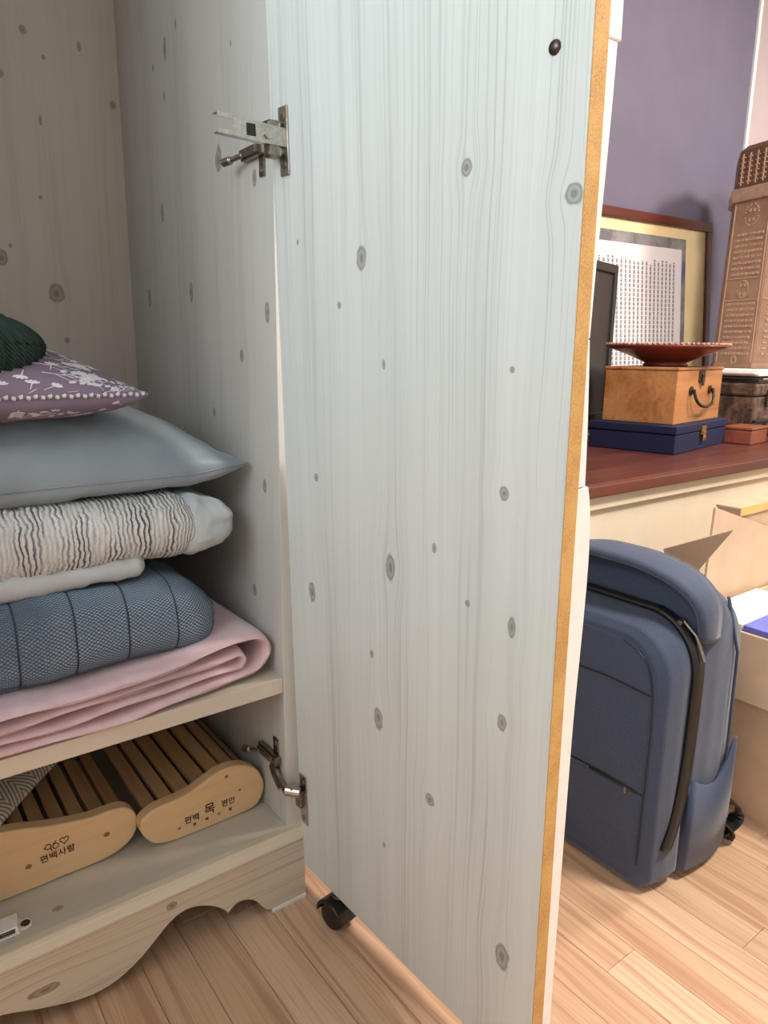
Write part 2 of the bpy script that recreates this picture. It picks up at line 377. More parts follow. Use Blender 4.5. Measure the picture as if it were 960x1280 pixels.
# door: local x along its width (hinge to free edge), y out through the front face, z up
DX = Vector((.05424, -.99827, -.02252)).normalized(); DZ0 = Vector((-.04063, -.02474, .99887))
DY = DZ0.cross(DX).normalized(); DZ = DX.cross(DY).normalized()
def door():
    h = Vector((.46229, .80507, .05563))
    m4 = Matrix((DX, DY, DZ)).transposed().to_4x4(); m4.translation = h
    Wd, Hd, T = .4244, 1.56, .018
    d = MB().box(0, Wd-.0004, 0, T, 0, Hd).build('door', M['door'], WR, .0006)
    d.matrix_parent_inverse = Matrix.Translation((0, -.818, 0)); d.matrix_local = m4
    d.matrix_parent_inverse = Matrix.Identity(4); d.matrix_local = Matrix.Translation((0, -.818, 0)) @ m4
    d['label'] = 'pale whitewashed pine door swung open'
    MB().box(Wd-.0004, Wd+.0004, .0008, T-.0002, .0002, Hd).build('raw_edge', M['mdf'], d)['label'] = 'raw tan fibreboard edge'
    # white slabs planted on the front face; their thickness varies with height
    segs = [[(0,.016),(.14,.0165),(.30,.018),(.42,.0195),(.50,.023),(.57,.025),(.62,.022),(.6440,.0165)],
            [(.6445,.012),(.70,.0095),(.765,.0045)],
            [(.7655,.0045),(.82,.0065),(.88,.0100),(.93,.0125),(.9730,.0138)],
            [(.9738,.0180),(1.10,.0165),(1.30,.017),(1.56,.017)]]
    for sg in segs:
        out = [(T+.0001, sg[0][0])] + [(T+q, v) for v, q in catmull(sg, 4, False)] + [(T+.0001, sg[-1][0])]
        MB().prism(out, lambda p, t: (t, p[0], p[1]), .004, Wd-.001).build('front_slab', M['white'], d, .0012)['label'] = 'white planted front slab'
    # round-head screw
    s = MB(); cx, cz = .392, .971
    for r, y in ((.0052,0),): 
        rs = [[(cx+rr*math.cos(2*PI*k/16), yy, cz+rr*math.sin(2*PI*k/16)) for k in range(16)] for rr, yy in ((.0054,0),(.0050,-.0014),(.0034,-.0026),(.0012,-.0031))]
        s.rings(rs)
    s.build('screw', M['screw'], d, 0, True)
    # cup hinges
    def plate(v0, v1, u0, u1):
        p = MB(); p.box(u0, u1, -.0022, -.0001, v0, v1)
        o = p.build('hinge_plate', M['steel'], d, .0014); o['label'] = 'steel hinge plate'
        for v in (v0+.011, v1-.011):
            MB().cyl(((u0+u1)/2, -.0021, v), ((u0+u1)/2, -.0034, v), .0040, 14).build('screw', M['steel2'], d, .0004)
        c = MB(); vm = (v0+v1)/2
        c.box(u0-.006, u0+.008, -.0070, -.0005, vm-.014, vm+.014)
        c.build('hinge_cup', M['steel2'], d, .002)
    plate(.936, 1.006, .019, .037)
    # loose upper arm: a channel with an open fork, standing straight off the door
    a = MB(); z = .9745
    Y0, Y1 = -.001, -.082
    def A(q, h, x): return (x, Y0 + (Y1-Y0)*q, z + h + .004*q)
    def slab(s0, s1, h0, h1, x0, x1):
        b = len(a.v)
        for q, hh, x in ((s0,h0,x0),(s1,h0,x0),(s1,h1,x0),(s0,h1,x0),(s0,h0,x1),(s1,h0,x1),(s1,h1,x1),(s0,h1,x1)): a.v.append(A(q,hh,x))
        for f in ((0,3,2,1),(4,5,6,7),(0,1,5,4),(1,2,6,5),(2,3,7,6),(3,0,4,7)): a.face([b+i for i in f])
    xf = .030
    slab(.0, .78, -.0098, .0098, xf-.0014, xf)
    slab(.78, 1, .0052, .0098, xf-.0014, xf); slab(.78, 1, -.0098, -.0052, xf-.0014, xf)
    slab(.0, 1, .0086, .0098, xf-.010, xf-.0014); slab(.0, 1, -.0098, -.0086, xf-.010, xf-.0014)
    a.build('hinge_arm', M['steel'], d, .0009)['label'] = 'loose steel hinge arm with a forked end'
    p = A(.26, 0, xf); MB().cyl(p, (p[0]+.0024, p[1], p[2]), .0056, 14).build('screw', M['steel'], d, .0006)
    p = A(.52, 0, xf); MB().box(p[0]-.0006, p[0]+.0006, p[1]-.0055, p[1]+.0055, p[2]-.0060, p[2]+.0060).build('slot', M['blackm'], d, .0004)
    MB().box(.014, .0285, -.020, -.004, z-.021, z+.017).build('hinge_knuckle', M['steel2'], d, .003)
    # lower hinge, still joined to its mount
    plate(.076, .156, .004, .021)
    b = MB(); b.cyl((.016, -.008, .133), (-.002, -.022, .134), .0078, 14)
    b.box(-.003, .011, -.020, -.004, .126, .141)
    b.build('hinge_link', M['steel'], d, .001)['label'] = 'bright steel hinge link'
    a2 = MB(); a2.tube([(.002,-.022,.134),(-.022,-.020,.142),(-.050,-.013,.156),(-.062,-.0125,.160)], [.0055,.005,.006,.006], 8)
    a2.tube([(-.010,-.027,.134),(-.030,-.024,.143),(-.046,-.019,.150)], .0028, 6)
    a2.build('hinge_arm', M['steel2'], d, 0)
    return d
DOOR = door()

# ------------------------------------------------------------------ cypress-wood pillows
M['cyp'] = pine('cypress_board', (232,198,154), (208,164,116), 0, .55, .5)
M['cyp2'] = pine('cypress_slat', (204,164,120), (172,128,88), 1, .6, .5)
M['burn'] = plain('burnt_lettering', (70,40,20), .8)
def text_mesh(body, size):
    cu = bpy.data.curves.new('lettering', 'FONT'); cu.body = body; cu.size = size; cu.align_x = 'CENTER'; cu.align_y = 'CENTER'; cu.extrude = .00015; cu.offset = size*.012
    o = bpy.data.objects.new('lettering_tmp', cu); COL.objects.link(o)
    dg = bpy.context.evaluated_depsgraph_get(); me = bpy.data.meshes.new_from_object(o.evaluated_get(dg))
    bpy.data.objects.remove(o); me.materials.clear(); me.materials.append(M['burn'])
    return me
def lettering(body, size, x, y, z, ang, parent, shear=0):
    me = text_mesh(body, size); o = bpy.data.objects.new('lettering', me); COL.objects.link(o); o.parent = parent
    o.location = (x, y, z); o.rotation_euler = (PI/2, -ang, 0); return o
def wood_pillow(prof, yf, label, top_range, knots, depth=.31):
    cx = sum(p[0] for p in prof)/len(prof)
    root = empty('wooden_pillow', (cx, yf, .1185)); tag(root, label, 'pillow', 'slatted cypress wood pillows')
    outl = [(p[0]-cx, p[1]-.118) for p in catmull(prof, 5)]
    zmin = min(p[1] for p in outl); outl = [(a, b-zmin) for a, b in outl]
    MB().prism(outl, lambda p, t: (p[0], t, p[1]), 0, .020).build('end_board', M['cyp'], root, .003, seg=3)
    MB().prism(outl, lambda p, t: (p[0], t, p[1]), depth, depth+.020).build('end_board', M['cyp'], root, .003, seg=3)
    # slats follow the upper edge of the boards, slightly below it
    x0, x1 = top_range[0]-cx, top_range[1]-cx
    def ztop(x):
        best = -1
        for i in range(len(outl)):
            a, b = outl[i], outl[(i+1) % len(outl)]
            if min(a[0], b[0]) <= x <= max(a[0], b[0]) and abs(a[0]-b[0]) > 1e-9:
                t = (x-a[0])/(b[0]-a[0]); best = max(best, a[1]+t*(b[1]-a[1]))
        return best
    n = int((x1-x0)/.0235); wd = (x1-x0)/n
    for i in range(n):
        xa, xb = x0+i*wd+.0030, x0+(i+1)*wd-.0030
        za, zb = ztop(xa)-.013, ztop(xb)-.013
        MB().prism([(xa,za),(xb,zb),(xb,zb-.009),(xa,za-.009)], lambda p, t: (p[0], t, p[1]), .0202, depth-.0002).build('slat', M['cyp2'], root, .0012)
    km = M.setdefault('knot', plain('wood_knot', (158,106,62), .6, .2, 300))
    for (x, z, r) in knots:
        rs = [[(x-cx+rr*math.cos(2*PI*q/12), yy, z-.118-zmin+rr*.8*math.sin(2*PI*q/12)) for q in range(12)] for rr, yy in ((r,.0),(r,-.0003),(r*.5,-.0004))]
        MB().rings(rs).build('knot', km, root, 0, True)
    return root, cx, zmin
R = [(x-.004, z) for x, z in [(.256,.157),(.260,.171),(.279,.180),(.303,.182),(.327,.185),(.348,.192),(.374,.202),(.402,.201),(.430,.187),(.444,.160),(.441,.137),(.428,.122),(.400,.119),(.365,.1185),(.329,.1185),(.299,.119),(.275,.126),(.262,.141)]]
L = [(-.010,.165),(.000,.195),(.030,.214),(.070,.216),(.109,.209),(.135,.201),(.162,.195),(.191,.190),(.221,.190),(.240,.186),(.252,.172),(.2535,.152),(.243,.134),(.220,.122),(.190,.119),(.156,.119),(.128,.118),(.101,.118),(.060,.118),(.020,.121),(.0,.135)]
wr, cxr, zr = wood_pillow(R, .880, 'slatted cypress wood pillow on the wardrobe floor, tall end against the side panel', (.264,.436), [(.380,.190,.0030),(.306,.136,.0022),(.400,.160,.002)])
wl, cxl, zl = wood_pillow(L, .897, 'slatted cypress wood pillow with heart stamp, partly under the diamond-patterned cushion', (.0,.246), [(.115,.153,.004),(.212,.157,.0042)])
lettering('편백', .0125, .325-cxr, -.0004, .143-.118-zr, -.02, wr)
lettering('목', .0190, .352-cxr, -.0004, .1475-.118-zr, .02, wr)
lettering('편안', .0120, .381-cxr, -.0004, .1475-.118-zr, .02, wr)
for i, ch in enumerate('편백사랑'): lettering(ch, .0062, .3285+.0185*i-cxr, -.0004, .1325+.0006*i-.118-zr, 0, wr)
lettering('편백사랑', .0118, .150-cxl, -.0004, .1555-.118-zl, .05, wl)
def logo():
    t = MB(); ox, oz = .1500-cxl, .1695-.118-zl
    def P(x, z): return (ox+x, -.0004, oz+z)
    def ring(cx, cz, r, n=14): t.tube([P(cx+r*math.cos(2*PI*i/n), cz+r*math.sin(2*PI*i/n)) for i in range(n+1)], .0006, 6)
    ring(-.0105, .0010, .0036); t.tube([P(-.0075,-.0005), P(-.0065,-.0062)], .0006, 6); t.tube([P(-.0141,.0012), P(-.0160,.0000)], .0006, 6)
    ring(-.0015, -.0010, .0036); t.tube([P(-.0049,.0002), P(-.0030,.0046), P(-.0003,.0062)], .0006, 6)
    hp = []
    for i in range(25):
        a = 2*PI*i/24; hp.append(P(.0092+.00034*16*math.sin(a)**3, .0030+.00034*(13*math.cos(a)-5*math.cos(2*a)-2*math.cos(3*a)-math.cos(4*a))))
    t.tube(hp, .0006, 6)
    t.build('heart_stamp', M['burn'], wl, 0, True)
logo()

# ------------------------------------------------------------------ soft goods
def cushion(A, B, Tt, Tb, e=.5, pu=2, pv=2, pinch=.06, nx=64, ny=56, extra=None):
    """closed pillow: two grids sharing their rim. returns verts, faces, uvs, and the surface function"""
    def S(u, v, side):
        x = A*u*(1-pinch*(1-v*v)); y = B*v*(1-pinch*(1-u*u))
        f = (max(0, 1-abs(u)**pu)*max(0, 1-abs(v)**pv))**e
        z = (Tt if side > 0 else -Tb)*f
        p = Vector((x, y, z))
        if extra: p = p + Vector(extra(u, v, side, f))
        return p
    vs = []; fs = []; uvs = []; idx = {}
    us = [math.sin(PI/2*(-1+2*i/nx)) for i in range(nx+1)]; vv = [math.sin(PI/2*(-1+2*j/ny)) for j in range(ny+1)]
    for side in (1, -1):
        for i in range(nx+1):
            for j in range(ny+1):
                rim = i in (0, nx) or j in (0, ny)
                if side < 0 and rim: idx[(side,i,j)] = idx[(1,i,j)]; continue
                idx[(side,i,j)] = len(vs); vs.append(tuple(S(us[i], vv[j], side))); uvs.append((us[i]*A, vv[j]*B))
        for i in range(nx):
            for j in range(ny):
                q = [idx[(side,i,j)], idx[(side,i+1,j)], idx[(side,i+1,j+1)], idx[(side,i,j+1)]]
                fs.append(tuple(q if side > 0 else q[::-1]))
    return vs, fs, uvs, S
def soft_obj(name, data, mats, parent=None, loc=(0,0,0), rot=(0,0,0)):
    vs, fs, uvs = data[:3]
    me = bpy.data.meshes.new(name); me.from_pydata(vs, [], fs)
    ly = me.uv_layers.new(name='UVMap')
    for lp in me.loops: ly.data[lp.index].uv = uvs[lp.vertex_index]
    me.materials.append(mats); me.polygons.foreach_set('use_smooth', [True]*len(me.polygons))
    o = bpy.data.objects.new(name, me); COL.objects.link(o)
    if parent: o.parent = parent
    o.location = loc; o.rotation_euler = rot
    return o
def nz(x, y, z=0, s=1): return noise.noise(Vector((x*s, y*s, z)))

# fabrics
def fab_pink():
    t = NT('pink_flannel'); u = t.obj(); n = t.noise(u, 26, 4); n2 = t.noise(u, 1400, 2)
    col = t.mix(t.map(n, .3, .7), lin((226,186,190)), lin((238,206,212)))
    t.bump(t.math('ADD', t.math('MULTIPLY', n, 3.0), n2), .35, .0016); return t.done(col, .9, Sheen_Weight=.5)
M['pink'] = fab_pink()
def fab_woven():
    t = NT('slate_blue_weave'); s = t.sep(t.uv())
    wob = t.noise(t.obj(), 55, 2)
    a = t.math('SINE', t.math('MULTIPLY', t.math('ADD', s[0], t.math('MULTIPLY', wob, .004)), 2*PI/.0062))
    b = t.math('SINE', t.math('MULTIPLY', t.math('ADD', s[1], t.math('MULTIPLY', wob, .004)), 2*PI/.0048))
    p = t.math('MULTIPLY', a, b)
    n = t.noise(t.obj(), 9, 3)
    f = t.math('MULTIPLY', t.map(p, -.15, .45), t.map(n, .3, .6, .35, 1.0))
    col = t.mix(f, lin((76,90,108)), lin((152,170,188)))
    fr = t.math('ABSOLUTE', t.math('SUBTRACT', t.math('FRACT', t.math('DIVIDE', t.math('ADD', s[0], .008), .062)), .5))
    col = t.mix(t.map(fr, .030, .012), col, lin((54,62,72)))
    t.bump(p, .6, .0012); return t.done(col, .85)
M['woven'] = fab_woven()
def fab_stripe():
    t = NT('crinkled_grey_stripe'); s = t.sep(t.uv())
    n = t.noise(t.uv(), 40, 3); n2 = t.noise(t.uv(), 6, 2)
    w = t.math('ADD', s[0], t.math('MULTIPLY', n, .013))
    fine = t.math('SINE', t.math('MULTIPLY', w, 2*PI/.0060))
    tone = t.noise(t.comb(t.math('MULTIPLY', s[0], 45), t.math('MULTIPLY', s[1], 9)), 1.0, 3)
    f = t.math('MULTIPLY', t.map(fine, .05, .75), t.map(tone, .34, .62, .12, 1))
    col = t.mix(f, lin((228,226,226)), lin((92,92,98)))
    t.bump(t.math('ADD', fine, t.math('MULTIPLY', n, 2)), .7, .0022); return t.done(col, .9)
M['stripe'] = fab_stripe()
def fab_trim():
    t = NT('pale_blue_grey_cotton'); n = t.noise(t.obj(), 240, 3); n2 = t.noise(t.obj(), 26, 3)
    col = t.mix(t.map(n2, .3, .7), lin((196,202,206)), lin((176,184,190)))
    t.bump(t.math('ADD', n, n2), .5, .0015); return t.done(col, .9)
M['ptrim'] = fab_trim()
M['pwhite'] = plain('soft_white_cotton', (190,193,196), .85, .03, 20, .3, .002)
def fab_satin():
    t = NT('grey_satin'); n = t.noise(t.obj(), 12, 3); n2 = t.noise(t.obj(), 60, 3)
    col = t.mix(t.map(n, .35, .65), lin((124,135,144)), lin((138,149,158)))
    t.bump(t.math('ADD', n, t.math('MULTIPLY', n2, .25)), .5, .004); return t.done(col, .42, Sheen_Weight=.3)
M['satin'] = fab_satin()
M['mauve'] = plain('mauve_cotton', (128,113,132), .85, .05, 30, .3, .001)
M['print'] = plain('white_floral_print', (222,214,222), .85, .03)
def fab_diamond():
    t = NT('concentric_diamond_fabric'); s = t.sep(t.uv())
    k = .060
    a = t.math('ABSOLUTE', t.math('SUBTRACT', t.math('FRACT', t.math('DIVIDE', s[0], k)), .5))
    b = t.math('ABSOLUTE', t.math('SUBTRACT', t.math('FRACT', t.math('DIVIDE', s[1], k*1.3)), .5))
    d = t.math('FRACT', t.math('MULTIPLY', t.math('ADD', a, b), 9))
    n = t.noise(t.uv(), 500, 2)
    f = t.math('MULTIPLY', t.map(t.math('ABSOLUTE', t.math('SUBTRACT', d, .5)), .18, .28), t.map(n, .3, .5, .6, 1))
    col = t.mix(f, lin((128,122,110)), lin((206,200,188)))
    t.bump(n, .4, .0008); return t.done(col, .9)
M['diamond'] = fab_diamond()
def fab_knit():
    t = NT('dark_green_knit'); o = t.obj(); q = t.sep(o); n = t.noise(o, 9, 2)
    r = t.math('SINE', t.math('MULTIPLY', t.math('ADD', t.math('ADD', q[0], t.math('MULTIPLY', q[2], .9)), t.math('MULTIPLY', n, .05)), 2*PI/.0048))
    col = t.mix(t.map(r, -.6, .7), lin((9,32,28)), lin((18,54,47))); t.bump(r, .5, .0014)
    return t.done(col, .8)
M['green'] = fab_knit()
M['green2'] = plain('dark_green_jersey', (18,56,48), .75, .08, 40, .2, .001)

# --- pink folded blanket: a sheet folded back on itself
def pink_blanket():
    def comp(x): return 1 - .22*smoothstep(.40, .12, x)          # pressed flatter under the load
    def layer_z(k, x): return .353 + (.0085 + .0172*k)*comp(x) + .0022*math.sin(x*23+k*1.7) + .0014*math.sin(x*51+k*2.9)
    path = []
    xl = -.27
    for i in range(30):
        x = xl + (.398-xl)*i/29; path.append((x, layer_z(0, x)))
    z0, z3 = layer_z(0, .398), layer_z(3, .398)
    for i in range(1, 14):
        a = -PI/2 + PI*i/14; path.append((.400 + .0330*math.cos(a)*(1+.12*math.sin(a)), (z0+z3)/2 + (z3-z0)/2*math.sin(a)))
    for i in range(30):
        x = .398 + (xl-.398)*i/29; path.append((x, layer_z(3, x)))
    path2 = []
    for i in range(30):
        x = xl+.01 + (.375-xl)*i/29; path2.append((x, layer_z(1, x)))
    z1, z2 = layer_z(1, .385), layer_z(2, .385)
    for i in range(1, 10):
        a = -PI/2 + PI*i/10; path2.append((.386 + .0105*math.cos(a), (z1+z2)/2 + (z2-z1)/2*math.sin(a)))
    for i in range(30):
        x = .385 + (xl-.385)*i/29; path2.append((x, layer_z(2, x)))
    m = MB()
    for pi_, (pth, yo, th) in enumerate(((path, 0, .0072), (path2, .006, .0068))):
        N = len(pth); V2 = [Vector(p) for p in pth]; nor = []
        for i in range(N):
            t = (V2[min(i+1, N-1)] - V2[max(i-1, 0)]).normalized(); nor.append(Vector((-t.y, t.x)))
        rings = []; ny = 26
        for j in range(ny+1):
            s = j/ny; edge = min(s, 1-s)*ny
            k = [.28, .78, .96][int(edge)] if edge < 3 else 1.0
            ring = []
            for sgn in (1, -1):
                rng = range(N) if sgn > 0 else range(N-1, -1, -1)
                for i in rng:
                    x, z = V2[i]; 
                    lay = min(3, int(i/(N/2)))
                    y0 = .8140 + yo*.7 + .0035*nz(x*7, pi_*5+lay*9, 2.1) + .022*smoothstep(.22, .43, x) + .009*smoothstep(.05, -.01, x); y1 = 1.31
                    off = th*k*comp(x)*(1+.10*nz(x*18, s*7, lay+3*pi_))
                    w = .0035*nz(x*9, s*4, 8.3+pi_)*smoothstep(.3,.43,x)
                    pz = z + nor[i].y*off*sgn + w
                    ring.append((x + nor[i].x*off*sgn, y0 + (y1-y0)*s, max(pz, .3533 if s > .0 else .3535)))
            rings.append(ring)
        m.rings(rings)
    o = m.build('folded_blanket', M['pink'], None, 0, True)
    tag(o, 'pink flannel blanket folded flat on the shelf, bottom of the stack', 'blanket')
pink_blanket()

def softbox(x0, x1, y0, y1, z0, z1, r, nx=90, ny=50, nz_=16, disp=None):
    """rounded box of cloth; returns verts, faces, uvs (uv in metres, wrapping over the front)"""
    c = Vector(((x0+x1)/2, (y0+y1)/2, (z0+z1)/2)); h = Vector(((x1-x0)/2, (y1-y0)/2, (z1-z0)/2)); r = min(r, h.x, h.y, h.z)
    vs = []; uvs = []; fs = []; key = {}
    N = (nx, ny, nz_)
    def vid(i, j, k):
        q = (i, j, k)
        if q in key: return key[q]
        p = Vector((-h.x+2*h.x*i/nx, -h.y+2*h.y*j/ny, -h.z+2*h.z*k/nz_))
        inn = Vector((max(-h.x+r, min(h.x-r, p.x)), max(-h.y+r, min(h.y-r, p.y)), max(-h.z+r, min(h.z-r, p.z))))
        d = p-inn; nrm = d.normalized() if d.length > 1e-9 else Vector((0,0,1 if k == nz_ else -1))
        w = inn + nrm*r if d.length > 1e-9 else p
        if disp: w = w + Vector(disp(w, nrm, h))
        key[q] = len(vs); vs.append(tuple(c+w)); uvs.append((p.x, (p.y if k in (0, nz_) else (-h.y if j == 0 else h.y)) + ((p.z-h.z) if j == 0 else 0) - (2*h.z if k == 0 else 0)))
        return key[q]
    for i in range(nx):
        for j in range(ny):
            fs.append((vid(i,j,nz_), vid(i+1,j,nz_), vid(i+1,j+1,nz_), vid(i,j+1,nz_))); fs.append((vid(i,j,0), vid(i,j+1,0), vid(i+1,j+1,0), vid(i+1,j,0)))
        for k in range(nz_):
            fs.append((vid(i,0,k), vid(i+1,0,k), vid(i+1,0,k+1), vid(i,0,k+1))); fs.append((vid(i,ny,k), vid(i,ny,k+1), vid(i+1,ny,k+1), vid(i+1,ny,k)))
    for j in range(ny):
        for k in range(nz_):
            fs.append((vid(0,j,k), vid(0,j,k+1), vid(0,j+1,k+1), vid(0,j+1,k))); fs.append((vid(nx,j,k), vid(nx,j+1,k), vid(nx,j+1,k+1), vid(nx,j,k+1)))
    return vs, fs, uvs
def slate_blanket():
    def dsp(w, n, h):
        g = abs(((w.x+.008)/.062) % 1 - .5)*.062
        gro = -.0024*math.exp(-(g/.0022)**2)
        k = gro + .0060*nz(w.x*9, w.y*8, w.z*12) + .0018*nz(w.x*34, w.y*30, w.z*40)
        s_ = smoothstep(h.x-.09, h.x, w.x)
        return (n.x*k - .020*s_*max(0, w.z/h.z), n.y*k + .010*s_*(w.y < 0), n.z*k - .012*s_*max(0, w.z/h.z))
    d = softbox(-.30, .374, .842, 1.31, .4075, .5135, .040, 240, 60, 30, dsp)
    o = soft_obj('folded_quilt', d, M['woven']); tag(o, 'slate blue waffle-weave quilt with stitched channels, folded on the pink blanket', 'quilt')
slate_blanket()

def stripe_cushion():
    root = empty('striped_cushion', (.0, 1.09, .512)); tag(root, 'crinkled white cushion with thin grey stripes and pale blue flange', 'cushion')
    inv = Matrix.Translation((0, -1.09, -.512))
    def dsp(w, n, h):
        k = .0026*nz(w.x*70, w.y*16, w.z*16) + .005*nz(w.x*8, w.y*8, w.z*8+3) + .0014*nz(w.x*160, w.y*30, w.z*30+7)
        return (n.x*k, n.y*k + .010*smoothstep(-h.x, h.x, w.x)*0, n.z*k - .010*smoothstep(.0, -h.y, w.y)*(n.z > 0)*0)
    def put(nm, d, mat):
        o = soft_obj(nm, d, mat, root); o.matrix_parent_inverse = inv; return o
    put('cover', softbox(-.30, .362, .862, 1.32, .5290, .6170, .042, 260, 50, 24, dsp), M['stripe'])
    o = put('underside', softbox(-.29, .285, .870, 1.31, .5120, .5480, .017, 90, 40, 8, dsp), M['pwhite']); o['label'] = 'plain white underside'
    def dsf(w, n, h):
        k = .0040*nz(w.x*30, w.y*26, w.z*30+2) + .0022*nz(w.x*90, w.y*80, w.z*80)
        t = smoothstep(-h.x, h.x, w.x)
        return (n.x*k + .010*nz(w.y*14, w.z*16, 3)*t, n.y*k + .004*t*(w.y < 0), n.z*k - .34*w.z*t)
    o = put('flange', softbox(.325, .413, .866, 1.312, .5245, .6150, .034, 24, 70, 20, dsf), M['ptrim']); o['label'] = 'pale blue-grey cotton flange'
stripe_cushion()

def satin_pillow():
    root = empty('satin_pillow', (.096, 1.100, .640), math.radians(3)); tag(root, 'plump grey satin pillow lying above the striped cushion', 'pillow')
    A, B = .325, .230
    def ex(u, v, s, f):
        g = (max(0, 1-abs(u)**3)*max(0, 1-abs(v)**3))
        z = .004*nz(u*9+v*3, v*9, 2.2)*(1-f)*f*4 + .005*nz(u*3, v*3, 7.7)*f
        if s < 0: z += -.030*g**.30 + .030*f
        cor = smoothstep(.75, 1, abs(u))*smoothstep(.75, 1, abs(v))
        return (0, -.012*(1-u*u)**.5*(abs(v))**3*(v < 0)*(1 if s < 0 else .5)*(1-abs(v)**8), z + .008*cor)
    d = cushion(A, B, .112, .030, .52, 2.3, 2.3, .045, 90, 80, ex)
    soft_obj('cover', d, M['satin'], root)
    S = d[3]
    path = [S(-1+2*i/60, -1, 1) for i in range(61)] + [S(1, -1+2*i/50, 1) for i in range(1, 51)]
    MB().tube(path, .0013, 6).build('seam', M['satin'], root, 0, True)
    p = S(.965, .12, 1)
    MB().box(p.x-.002, p.x+.014, p.y-.020, p.y+.020, p.z+.0055, p.z+.0068).build('care_tag', M['white'], root, .0004)
satin_pillow()

def floral_pillow():
    root = empty('floral_pillow', (.104, 1.018, .746), math.radians(8)); tag(root, 'small mauve pillow with white sprig print and twisted cord edge', 'pillow')
    A, B = .172, .165
    def ex(u, v, s, f):
        g = (max(0, 1-abs(u)**3)*max(0, 1-abs(v)**3))
        z = .003*nz(u*4, v*4, 1.1)*f
        if s < 0: z += -.034*g**.32 + .034*f
        return (0, 0, z)
    d = cushion(A, B, .066, .034, .55, 2.2, 2.2, .05, 70, 60, ex)
    soft_obj('cover', d, M['mauve'], root); S = d[3]
    rim = [S(-1+2*i/90, -1, 1) for i in range(90)] + [S(1, -1+2*i/70, 1) for i in range(70)] + [S(1-2*i/90, 1, 1) for i in range(90)] + [S(-1, 1-2*i/70, 1) for i in range(71)]
    rim = [Vector(p)+Vector((0,0,.0010*math.sin(i*1.57))) for i, p in enumerate(rim)]
    MB().tube(rim, [.0027 if i % 2 else .0022 for i in range(len(rim))], 7, alt=1).build('cord_edging', [M['print'], M['mauve']], root, 0, True)
    def nrm(u, v, s):
        e = .01; a = S(min(.99,u+e), v, s)-S(max(-.99,u-e), v, s); b = S(u, min(.99,v+e), s)-S(u, max(-.99,v-e), s)
        n = a.cross(b).normalized(); return n if n.z*s > 0 else -n
    m = MB(); rr = random.Random(5)
    def pt(x, y, s, h=.0007):
        u, v = math.sin(PI/2*max(-.96, min(.96, x/A))), math.sin(PI/2*max(-.96, min(.96, y/B))); return S(u, v, s) + nrm(u, v, s)*h
    def blade(x0, y0, x1, y1, w0, w1, s, seg=4):
        L = math.hypot(x1-x0, y1-y0)
        if L < 1e-6 or max(abs(x0), abs(x1)) > A*.95 or max(abs(y0), abs(y1)) > B*.95: return
        nx_, ny_ = -(y1-y0)/L, (x1-x0)/L; b = len(m.v)
        for i in range(seg+1):
            t = i/seg; w = (w0+(w1-w0)*t); x, y = x0+(x1-x0)*t, y0+(y1-y0)*t
            m.v.append(tuple(pt(x+nx_*w, y+ny_*w, s))); m.v.append(tuple(pt(x-nx_*w, y-ny_*w, s)))
        for i in range(seg): m.face((b+2*i, b+2*i+1, b+2*i+3, b+2*i+2))
    def petal(x, y, a, L, w, s):
        if abs(x) > A*.92 or abs(y) > B*.90: return
        b = len(m.v); m.v.append(tuple(pt(x, y, s)))
        for (t, k) in ((.35,.8),(.7,1),(1,0),(.7,-1),(.35,-.8)):
            m.v.append(tuple(pt(x+math.cos(a)*L*t-math.sin(a)*w*k, y+math.sin(a)*L*t+math.cos(a)*w*k, s)))
        m.face([b+i for i in range(6)])
    def sprig(x, y, a, L, s, kind):
        ex_, ey = x+math.cos(a)*L, y+math.sin(a)*L
        if kind == 0:   # branching berry twig
            blade(x, y, ex_, ey, .0008, .0004, s, 5)
            for i in range(6):
                t = min(.25+.135*i, 1); bx, by = x+(ex_-x)*t, y+(ey-y)*t; sg = 1 if i % 2 else -1
                b2 = a+sg*.62; l2 = L*.42*(1.15-t*.5); qx, qy = bx+math.cos(b2)*l2, by+math.sin(b2)*l2
                blade(bx, by, qx, qy, .0005, .0004, s, 3)
                for k in range(4):
                    b3 = b2+(k-1.5)*.55; petal(qx, qy, b3, .0056, .0015, s)
        elif kind == 1: # leafy stem
            blade(x, y, ex_, ey, .0006, .0004, s, 4)
            for i in range(5):
                t = .2+.19*i; bx, by = x+(ex_-x)*t, y+(ey-y)*t
                for sg in (-1, 1): petal(bx, by, a+sg*.75, .0075, .0017, s)
        else:           # little blossom
            for k in range(4): petal(x, y, a+k*.5-.8, .0078, .0019, s)
            blade(x, y, x-math.cos(a)*.010, y-math.sin(a)*.010, .0005, .0004, s, 2)
    for s in (1, -1):
        pts = []; tries = 0
        while len(pts) < (300 if s > 0 else 110) and tries < 9000:
            tries += 1
            x, y = rr.uniform(-A*.95, A*.95), rr.uniform(-B*.95, B*.95)
            if all(math.hypot(x-q[0], y-q[1]) > .0150 for q in pts): pts.append((x, y))
        for i, (x, y) in enumerate(pts):
            k = rr.choice((0, 1, 2, 2, 2)); sprig(x, y, rr.uniform(-.6, 1.0) if k == 0 else rr.uniform(0, 2*PI), .038 if k == 0 else .022, s, k)
    o = m.build('sprig_print', M['print'], root); o['kind'] = 'stuff'
floral_pillow()

